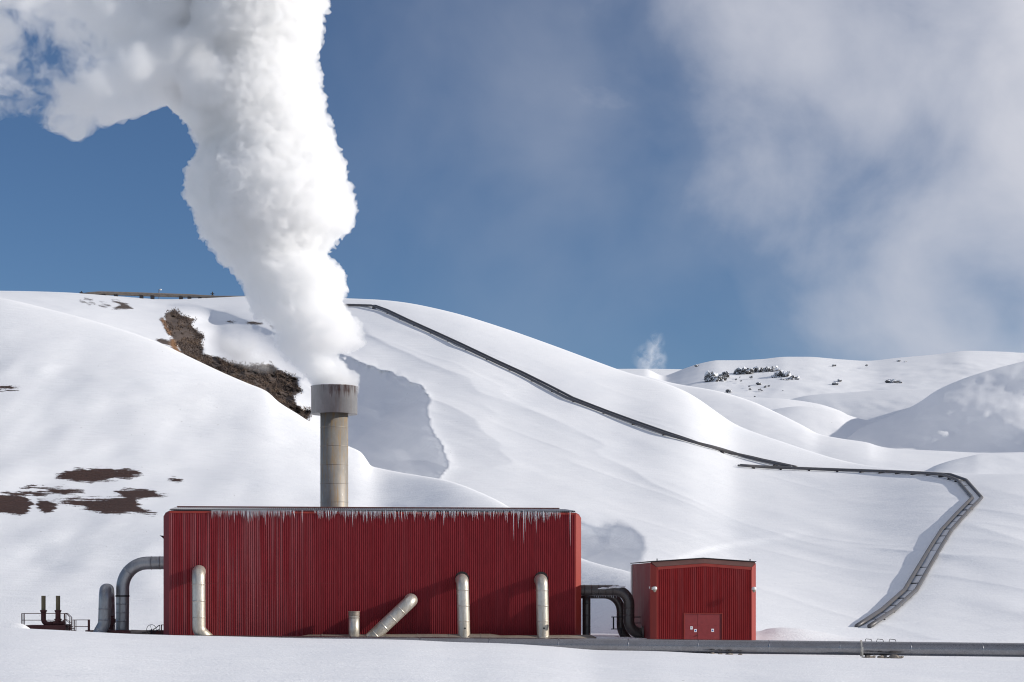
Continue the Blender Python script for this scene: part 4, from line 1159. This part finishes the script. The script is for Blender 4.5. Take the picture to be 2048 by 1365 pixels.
t, b = tthing('handrail', 'small black handrail on a ledge behind the bend of the thick black pipe', 'railing', P(1242, 1276, YB2 - 0.9))
YH = YB2 - 0.9
def pl(*q): return P(*q) - b
add_part(t, 'rail', lambda bm: (bar(bm, pl(1222.5, 1234.5, YH), pl(1290, 1234.5, YH), 0.045), bar(bm, pl(1222.5, 1258.5, YH), pl(1290, 1258.5, YH), 0.045), bar(bm, pl(1262, 1246.5, YH), pl(1290, 1246.5, YH), 0.035)), MAT['rail_black'])
add_part(t, 'post', lambda bm: bar(bm, pl(1227, 1234.5, YH), pl(1227, 1258.5, YH), 0.06), MAT['rail_black'])
add_part(t, 'post', lambda bm: bar(bm, pl(1242.2, 1256, YH), pl(1242.2, 1280, YH), 0.06), MAT['rail_black'])

# ------------------------------------------------------------------ pipelines on the hill
def ground_z(X, Y):
    """height of the big hill under a point (nearest column profile)"""
    px_ = 1024 + F * X / Y
    i = int(np.clip(np.searchsorted(x, px_), 1, len(x) - 1))
    def col(k):
        zz_ = ZC + (HROW - rB[k]) / F * dB[k]
        o_ = np.argsort(dB[k]); return np.interp(Y, dB[k][o_], zz_[o_])
    f_ = (px_ - x[i - 1]) / (x[i] - x[i - 1])
    return col(i - 1) * (1 - f_) + col(i) * f_

def hill_line(name, label, pts, r, gap, lift, step, R=None):
    base = onB(*pts[len(pts) // 2])
    t_ = tag(empty(name, base), label, 'pipeline')
    fine = [pts[0]]
    for (ax, ay), (bx, by) in zip(pts, pts[1:]):
        m_ = max(1, int(round(math.hypot(bx - ax, by - ay) / 22)))
        fine += [(ax + (bx - ax) * q / m_, ay + (by - ay) * q / m_) for q in range(1, m_ + 1)]
    Ds = np.array([depthB(px_, row_ + lift * F / depthB(px_, row_)) for px_, row_ in fine])
    pad = np.concatenate([[Ds[0]], Ds, [Ds[-1]]])
    Ds = 0.25 * pad[:-2] + 0.5 * pad[1:-1] + 0.25 * pad[2:]
    ctr = [P(q[0], q[1], d_) for q, d_ in zip(fine, Ds)]
    offs = []
    for k in range(len(ctr)):
        d_ = ctr[min(k + 1, len(ctr) - 1)] - ctr[max(k - 1, 0)]
        h_ = Vector((d_.y, -d_.x, 0)).normalized()
        offs.append(h_)
    for s in ((-1, 1) if gap else (0,)):
        bm = bmesh.new()
        path = [c_ + o_ * (s * gap / 2) - base for c_, o_ in zip(ctr, offs)]
        tube(bm, path, r, 12, None, 0)
        obj('pipe_run', bm, MAT['line_pipe'], t_, True)
    # trestles
    acc = step * 0.5
    for a_, c_, oa in zip(ctr, ctr[1:], offs):
        L = (c_ - a_).length; s_ = step - acc
        while s_ < L:
            p_ = a_ + (c_ - a_) * (s_ / L)
            gz = min(ground_z(p_.x, p_.y), p_.z - r - 0.15)
            rz = math.atan2(oa.y, oa.x)
            M = Matrix.Translation(Vector((p_.x, p_.y, 0)) - Vector((base.x, base.y, base.z))) @ Matrix.Rotation(rz, 4, 'Z')
            w_ = gap / 2 + r * 0.5
            bm = bmesh.new()
            zt_ = p_.z - r
            vs = [M @ Vector(q) for q in ((-w_ - 0.15, -0.22, gz - 1.0), (w_ + 0.15, -0.22, gz - 1.0), (w_ + 0.15, 0.22, gz - 1.0), (-w_ - 0.15, 0.22, gz - 1.0), (-w_, -0.16, zt_), (w_, -0.16, zt_), (w_, 0.16, zt_), (-w_, 0.16, zt_))]
            vv = [bm.verts.new(q) for q in vs]
            for f in ((3, 2, 1, 0), (4, 5, 6, 7), (0, 1, 5, 4), (1, 2, 6, 5), (2, 3, 7, 6), (3, 0, 4, 7)): bm.faces.new([vv[i] for i in f])
            obj('trestle', bm, MAT['timber'], t_)
            s_ += step * random.uniform(0.75, 1.3)
        acc = (acc + L) % step
    return t_
hill_line('hillside_pipeline', 'pair of dark pipes running down the long white slope from the hilltop to the right', [
    (640, 611.5), (690, 610.5), (747, 611.5), (770, 620), (810, 639), (870, 666), (920, 689), (985, 720), (1040, 745), (1090, 770), (1140, 796), (1210, 823), (1270, 845), (1330, 866), (1400, 888), (1460, 905), (1520, 920), (1588, 934.5)],
    0.26, 1.35, 0.40, 13.0)
hill_line('zigzag_pipeline', 'pair of grey pipes that turns a sharp corner on the lower slope', [
    (1478, 931.5), (1520, 934), (1590, 937), (1660, 939.5), (1760, 942.5), (1850, 946.5), (1893, 949.5), (1924, 960.5), (1954, 995.5), (1925, 1025), (1893, 1060), (1871, 1095), (1849, 1132), (1821, 1180), (1776, 1220), (1726, 1253)],
    0.24, 1.35, 0.30, 5.0)
# on the skyline
ridge_pts = [(150, 590), (182, 587), (200, 586.5), (260, 588), (330, 590.5), (380, 592), (432, 594), (520, 594)]
def sky_line():
    base = P(300, 596, dcB(300))
    t_ = tag(empty('ridge_pipeline', base), 'single olive grey pipe lying along the skyline of the hill, left of the steam', 'pipeline')
    W_ = [P(a_, b_ + 0.3, float(dcB(a_)) - 6) - base for a_, b_ in ridge_pts]
    bm = bmesh.new(); tube(bm, W_, [0.3, 0.45, 0.55, 0.56, 0.56, 0.54, 0.36, 0.3], 14)
    obj('pipe_run', bm, MAT['pipe_brown'], t_, True)
    for px_ in (208, 232, 283, 305, 362, 379, 400):
        c_ = P(px_, np.interp(px_, [q[0] for q in ridge_pts], [q[1] for q in ridge_pts]) + 4, float(dcB(px_)) - 6) - base
        bm = bmesh.new(); box(bm, c_.x - 0.5, c_.x + 0.5, c_.y - 0.6, c_.y + 0.6, c_.z - 1.6, c_.z + 0.25)
        obj('pipe_support', bm, MAT['timber'], t_)
    return t_
sky_line()
D_ = float(dcB(318))
t, b = tthing('street_lamp', 'tiny lamp post on the skyline above the ridge pipeline', 'lamp post', P(318, 596, D_))
add_part(t, 'pole', lambda bm: tube(bm, [(0, 0, -1), P(318, 579.5, D_) - b], 0.12, 6), MAT['line_pipe'])
add_part(t, 'lamp_head', lambda bm: lump(bm, P(321.2, 579.8, D_) - b, 0.38, 0.25, 0.24, 3, 2, 0.1), MAT['lamp'])
D_ = float(dcB(425))
t, b = tthing('valve_post', 'small dark valve post on the skyline at the right end of the ridge pipeline', 'valve', P(425, 598, D_))
add_part(t, 'stem', lambda bm: (tube(bm, [(0, 0, -1), P(425, 584, D_) - b], 0.16, 8), box(bm, -0.55, 0.55, -0.3, 0.3, (P(425, 588.2, D_) - b).z - 0.1, (P(425, 588.2, D_) - b).z + 0.1)), MAT['timber'])
add_part(t, 'valve_body', lambda bm: tube(bm, [P(425, 595, D_) - b, P(425, 591, D_) - b], [0.6, 0.45], 10), MAT['timber'])
t, b = tthing('marker_box', 'tiny dark box on the snowy skyline at the left end of the ridge pipeline', 'box', P(163, 589, float(dcB(163))))
add_part(t, 'box_body', lambda bm: (box(bm, -0.5, 0.5, -0.5, 0.5, -1.0, 0.55), box(bm, -0.15, 0.15, -0.15, 0.15, 0.55, 0.9)), MAT['timber'])

# ------------------------------------------------------------------ brush in the gully
rp = np.array(BRUSH)
vs, fs = [], []
bx_ = RNG.uniform(rp[:, 0].min() - 5, rp[:, 0].max() + 6, 60000); by_ = RNG.uniform(rp[:, 1].min() - 4, rp[:, 1].max() + 3, 60000)
bs_ = poly_sd(bx_, by_, BRUSH)
ok_ = (fbm(bx_ / 16, by_ / 10, 3) > -0.12) & (bs_ > -5) & ((bs_ > 0) | (RNG.rand(60000) < 0.30)) & (by_ < crA(bx_) + 8)
for px_, row_ in list(zip(bx_[ok_], by_[ok_]))[:5200]:
    p_ = onB(px_, row_)
    for k in range(4):
        a_ = random.uniform(0, 2 * PI); hgt_ = random.uniform(0.12, 0.55); lean = random.uniform(0.1, 0.8) * hgt_
        d_ = Vector((math.cos(a_), math.sin(a_), 0)); s_ = Vector((-d_.y, d_.x, 0)) * random.uniform(0.03, 0.09)
        i0 = len(vs)
        vs += [tuple(p_ - s_ + Vector((0, 0, -0.1))), tuple(p_ + s_ + Vector((0, 0, -0.1))), tuple(p_ + d_ * lean + s_ * 0.7 + Vector((0, 0, hgt_ * 0.7))), tuple(p_ + d_ * lean * 1.5 + Vector((0, 0, hgt_)))]
        fs += [(i0, i0 + 1, i0 + 2), (i0, i0 + 2, i0 + 3)]
o = mesh_obj('dry_brush', vs, fs, MAT['brush'], None, False)
tag(o, 'dark brown dry brush filling the gully in the hillside below the ridge pipeline', 'brush', kind='stuff')

# ------------------------------------------------------------------ rocks on the far mountain
def far_depth(row):   # along the mountain's face
    t_ = np.clip((860 - row) / (860 - 716), 0, 1); return 900 + 600 * prof(t_)
ROC = lambda a_, b_: (1380 + a_ / 7.877, 700 + b_ / 7.877)
big = [((390, 440), 15, 10, 'snow-caked dark rock outcrop at the left end of the crag on the far mountain'), ((545, 395), 8, 4, 'small low crag just right of the leftmost outcrop on the far mountain'),
       ((840, 345), 13.5, 7.5, 'blocky dark crag in the middle of the rock band on the far mountain'), ((1045, 330), 10, 7.5, 'pointed snowy crag between the blocky crag and the tall cliff'),
       ((1300, 335), 17, 9, 'wide top of the tall rock cliff on the far mountain'), ((1440, 420), 14, 12, 'steep dark face of the tallest cliff on the far mountain'), ((1640, 470), 17, 5, 'low tail of rocks trailing right from the tallest cliff')]
for i, (c_, hw, hh, lab) in enumerate(big):
    hw *= 1.2; hh *= 1.15
    px_, row_ = ROC(*c_); D_ = float(far_depth(row_)) - 6; k_ = D_ / F
    bm = bmesh.new()
    for j in range(9):
        e_ = random.uniform(-0.95, 0.95)
        lump(bm, (e_ * hw * k_, random.uniform(1, 6), random.uniform(-0.75, 0.05) * hh * k_), hw * k_ * random.uniform(0.28, 0.5), 5.0, hh * k_ * random.uniform(0.5, 1.0) * (1 - 0.5 * e_ * e_), i * 9 + j, 4, 1.0)
    o = obj('rock_outcrop', bm, MAT['rock']); o.location = P(px_, row_, D_)
    tag(o, lab, 'rock')
sm = [ROC(*q) + (s_,) for q, s_ in (((965, 435), 3.2), ((1080, 528), 4.2), ((930, 572), 2), ((950, 620), 2.4), ((1100, 628), 2.6), ((1185, 580), 3), ((1240, 568), 2), ((615, 648), 4.5), ((720, 465), 2), ((800, 490), 2.2), ((785, 430), 1.4), ((1020, 735), 1.2), ((1460, 645), 1.2), ((1130, 640), 1.6))]
sm += [(1670, 768, 5), (1679, 762, 4), (1668, 731, 3), (1733, 731, 2.5), (1782, 763, 7), (1795, 764, 5), (1801, 766, 3), (1798, 723, 3.5), (1812, 725, 3), (1845, 719, 3), (1912, 727, 4), (1930, 729, 5), (1948, 731, 5), (1962, 733, 3.5), (1972, 737, 3), (1393, 732, 4)]
for i, (px_, row_, s_) in enumerate(sm):
    D_ = float(far_depth(row_)) - 3; k_ = D_ / F
    bm = bmesh.new(); lump(bm, (0, 0, 0), s_ * k_, 2.0, s_ * k_ * 0.55, 200 + i, 3, 0.8)
    o = obj('boulder', bm, MAT['rock']); o.location = P(px_, row_, D_)
    tag(o, 'small dark boulder poking through the snow of the far mountain', 'rock', 'boulders on the far mountain')

# ------------------------------------------------------------------ steam
YS = CY
def spheres_to_mesh(name, balls, voxel, mat, parent, disp=(), hard=False):
    """puffs fused into one closed skin"""
    vs, fs, n0 = [], [], 0
    for c_, r_ in balls:
        bv, bf = ICO[3 if np.max(r_) > 0.8 else 2]
        vs.append(bv * np.array(r_) + np.array(c_)); fs.append(bf + n0); n0 += len(bv)
    vs = np.concatenate(vs); fs = np.concatenate(fs)
    me = bpy.data.meshes.new(name)
    me.vertices.add(len(vs)); me.vertices.foreach_set('co', vs.ravel())
    me.loops.add(fs.size); me.loops.foreach_set('vertex_index', fs.ravel().astype(np.int32))
    me.polygons.add(len(fs)); me.polygons.foreach_set('loop_start', (np.arange(len(fs)) * 3).astype(np.int32))
    me.update(calc_edges=True); me.materials.append(mat)
    o = bpy.data.objects.new(name, me); C.objects.link(o); o.parent = parent
    md = o.modifiers.new('fuse', 'REMESH'); md.mode = 'VOXEL'; md.voxel_size = voxel; md.use_smooth_shade = True
    for i, (size, stren) in enumerate(disp):
        tx = bpy.data.textures.new('%s_%d' % (name, i), 'CLOUDS'); tx.noise_scale = size; tx.noise_depth = 3; tx.noise_type = 'HARD_NOISE' if hard else 'SOFT_NOISE'
        dm = o.modifiers.new('billow', 'DISPLACE'); dm.texture = tx; dm.strength = stren; dm.mid_level = 0.3 if hard else 0.5; dm.texture_coords = 'LOCAL'
    if disp:
        md = o.modifiers.new('clean', 'REMESH'); md.mode = 'VOXEL'; md.voxel_size = voxel; md.use_smooth_shade = True
    return o

Lft = curve([(-160, 330), (0, 330), (60, 345), (120, 368), (200, 352), (225, 358), (240, 378), (262, 385), (280, 392), (296, 404), (312, 400), (330, 386), (350, 374), (370, 371), (395, 377), (420, 386), (445, 396), (470, 408), (490, 424), (510, 438), (530, 458), (545, 466), (560, 486), (580, 498),
             (600, 504), (625, 516), (650, 545), (680, 560), (705, 570), (722, 588), (738, 602), (752, 615), (764, 622), (772, 627), (800, 630)])
Rgt = curve([(-160, 640), (0, 655), (25, 648), (60, 642), (88, 640), (100, 630), (150, 633), (190, 640), (230, 650), (260, 660), (300, 674), (350, 691), (400, 704), (425, 709), (445, 704), (464, 690), (472, 668), (490, 658), (505, 640), (520, 654), (535, 676), (550, 686), (575, 688), (595, 680), (612, 682),
             (630, 700), (650, 716), (672, 718), (690, 712), (703, 672), (718, 664), (733, 684), (748, 702), (762, 712), (772, 712), (800, 710)])
base = Vector((cx, CY, zz(773.5)))
plume = tag(empty('steam_plume', base), 'huge white steam plume billowing up from the chimney and drifting off to the upper left', 'steam')
k_ = YS / F
balls = []
rng = random.Random(5)
for row in np.arange(-150, 786, 6.0):
    l, r = float(Lft(row)), float(Rgt(row))
    c_, hw = (l + r) / 2, (r - l) / 2
    core = hw * 0.95
    balls.append((P(c_, row, YS) - base, np.array([core * k_, core * k_ * 0.9, 15 * k_])))
    for j in range(9):
        a_ = rng.uniform(0, 2 * PI)
        rr = max(5.0, rng.uniform(0.06, 0.13) * hw)
        q = hw - rr * 0.9
        balls.append((Vector(((c_ - 1024 + q * math.cos(a_)) * k_, YS + q * 0.9 * math.sin(a_) * k_, ZC + (HROW - row - rng.uniform(-5, 5)) * k_)) - base, rr * k_))
    for e, s in ((l, 1), (r, -1)):       # cauliflower edge
        for j in range(3):
            rr = rng.uniform(4, 10)
            balls.append((P(e + s * rr * rng.uniform(0.0, 0.8), row + rng.uniform(-3, 3), YS + rng.uniform(-0.8, 0.8)) - base, rr * k_))
MAT['steam'] = steam_material('steam', 1.8, None, 0.45)
col = spheres_to_mesh('column', balls, 0.10, MAT['steam'], plume, ((2.6, 0.5), (0.85, 1.1), (0.36, 0.95)), True)

# drifting, torn part to the upper left
def torn(nt, v_, dens):
    tcn = coords(nt, 'Object')
    sxn = N(nt, 'ShaderNodeSeparateXYZ'); nt.links.new(tcn, sxn.inputs[0])
    n1 = noise(nt, tcn, 0.30, 7, 0.66, 0.35)
    n2 = noise(nt, tcn, 0.05, 2, 0.5)
    g = N(nt, 'ShaderNodeTexCoord')
    sg = N(nt, 'ShaderNodeSeparateXYZ'); nt.links.new(g.outputs['Generated'], sg.inputs[0])
    n3 = noise(nt, tcn, 0.30, 5, 0.6, 0.3)
    def hole(cx_, cz_, rx_, rz_):      # a rent in the cloud where the sky shows through
        c_ = P(cx_, cz_, YS) - base
        hx = math_(nt, 'MULTIPLY', math_(nt, 'SUBTRACT', sxn.outputs[0], c_.x), 1 / (rx_ * k_))
        hz_ = math_(nt, 'MULTIPLY', math_(nt, 'SUBTRACT', sxn.outputs[2], c_.z), 1 / (rz_ * k_))
        q = math_(nt, 'ADD', math_(nt, 'MULTIPLY', hx, hx), math_(nt, 'MULTIPLY', hz_, hz_))
        q = math_(nt, 'ADD', q, math_(nt, 'MULTIPLY', math_(nt, 'SUBTRACT', n3, 0.5), 2.4))
        return ramp(nt, q, [(0.0, 1.0), (1.0, 0.0)]).outputs[0]
    h1 = math_(nt, 'ADD', hole(110, 115, 170, 95), math_(nt, 'MULTIPLY', hole(30, 210, 120, 50), 0.5))
    # thicker toward the column it blew off from
    gx = ramp(nt, math_(nt, 'MULTIPLY', math_(nt, 'SUBTRACT', sxn.outputs[0], (P(-300, 0, YS) - base).x), 1 / (700 * k_)), [(0.0, 0.08), (0.5, 0.16), (0.75, 0.32), (0.92, 0.75)]).outputs[0]
    f_ = math_(nt, 'ADD', math_(nt, 'ADD', math_(nt, 'MULTIPLY', n1, 2.2), math_(nt, 'MULTIPLY', n2, 0.15)), gx)
    f_ = math_(nt, 'SUBTRACT', f_, math_(nt, 'ADD', 1.20, math_(nt, 'MULTIPLY', h1, 0.34)))
    f_ = math_(nt, 'MULTIPLY', f_, 2.6)
    f_ = math_(nt, 'MAXIMUM', f_, 0.004); f_ = math_(nt, 'MINIMUM', f_, dens)
    nt.links.new(f_, v_.inputs['Density'])
MAT['steam_torn'] = steam_material('steam_torn', 1.3, torn)
wb = []
Bot = curve([(-950, 120), (-700, 190), (-500, 240), (-200, 262), (0, 236), (25, 232), (50, 233), (90, 252), (110, 262), (140, 280), (160, 284), (180, 266), (200, 252), (250, 240), (300, 222), (330, 211), (360, 226), (400, 260), (440, 260)])
for px_ in np.arange(-900, 450, 11.0):
    bt = float(Bot(px_))
    for j in range(12):
        f_ = j / 11
        row = bt + (-230 - bt) * f_
        rr = 22 if j == 0 else rng.uniform(30, 58)
        yo = rng.uniform(-3.5, 3.5)
        balls_ = P(px_ + rng.uniform(-6, 6), row - rr * 0.95, YS + yo) - base
        wb.append((balls_, rr * k_))
    for j in range(2):
        rr = rng.uniform(6, 13)
        wb.append((P(px_ + rng.uniform(-6, 6), bt - rr * 0.6 + rng.uniform(-4, 6), YS + rng.uniform(-2, 2)) - base, rr * k_))
veil_o = spheres_to_mesh('drifting_veil', wb, 0.30, MAT['steam_torn'], plume, ((2.5, 0.9), (0.9, 0.5)))
MAT['steam_torn'].cycles.volume_step_rate = 0.6 if hasattr(MAT['steam_torn'], 'cycles') else 1

# wisps over the brush
def soft(scale, thr, gain):
    def fn(nt, v_, dens):
        tcn = coords(nt, 'Object'); n1 = noise(nt, tcn, scale, 6, 0.6, 0.4)
        g = N(nt, 'ShaderNodeTexCoord'); vm = N(nt, 'ShaderNodeVectorMath', operation='DISTANCE'); vm.inputs[1].default_value = (0.5, 0.5, 0.5)
        nt.links.new(g.outputs['Generated'], vm.inputs[0])
        fall = ramp(nt, vm.outputs['Value'], [(0.0, 1.0), (0.5, 0.0)]).outputs[0]
        f_ = math_(nt, 'MULTIPLY', math_(nt, 'MAXIMUM', math_(nt, 'MULTIPLY', fall, math_(nt, 'SUBTRACT', n1, thr)), 0.0), gain * dens)
        nt.links.new(f_, v_.inputs['Density'])
    return fn
def puff(name, c_, sx_, sy_, sz_, mat, label, cat='steam', kind=None, tilt=0.0):
    bm = bmesh.new(); bmesh.ops.create_icosphere(bm, subdivisions=4, radius=1.0)
    for v_ in bm.verts: v_.co = Vector((v_.co.x * sx_, v_.co.y * sy_, v_.co.z * sz_))
    o = obj(name, bm, mat, None, True); o.location = c_; o.rotation_euler = (0, tilt, 0)
    tag(o, label, None if kind else cat, None, kind)
    return o
MAT['wisp'] = steam_material('steam_wisp', 0.5, soft(0.16, 0.40, 6.0))
D_ = depthB(500, 738) - 5
puff('steam_wisp', P(485, 700, D_), 9.5, 3.5, 4.2, MAT['wisp'], 'thin grey wisp of steam rising out of the dark brush gully', tilt=0.45)
MAT['far_steam'] = steam_material('far_steam', 0.10, soft(0.10, 0.44, 6.0))
puff('distant_steam', P(1299, 722, 2000), 20, 12, 20, MAT['far_steam'], 'lower and denser puff of distant steam on the horizon behind the hill')
puff('distant_steam', P(1310, 690, 2000), 11, 8, 16, MAT['far_steam'], 'small upper puff of distant steam drifting off above the denser puff', tilt=0.3)
MAT['mist'] = steam_material('mist', 0.022, soft(0.03, 0.34, 4.0))
puff('mist', P(2045, 770, 520), 34, 18, 20, MAT['mist'], 'pale mist hanging over the hillside at the right edge', kind='stuff', tilt=-0.35)

# ------------------------------------------------------------------ render settings
sc = bpy.context.scene
sc.view_settings.view_transform = 'Standard'; sc.view_settings.look = 'None'
sc.view_settings.exposure = 0.0; sc.view_settings.gamma = 1.0
sc.render.engine = 'CYCLES'
sc.cycles.use_denoising = True
sc.cycles.max_bounces = 32; sc.cycles.diffuse_bounces = 4; sc.cycles.glossy_bounces = 3; sc.cycles.transmission_bounces = 4
sc.cycles.volume_bounces = 30; sc.cycles.transparent_max_bounces = 24
sc.cycles.volume_step_rate = 1.0; sc.cycles.volume_max_steps = 256
sc.cycles.filter_width = 1.1
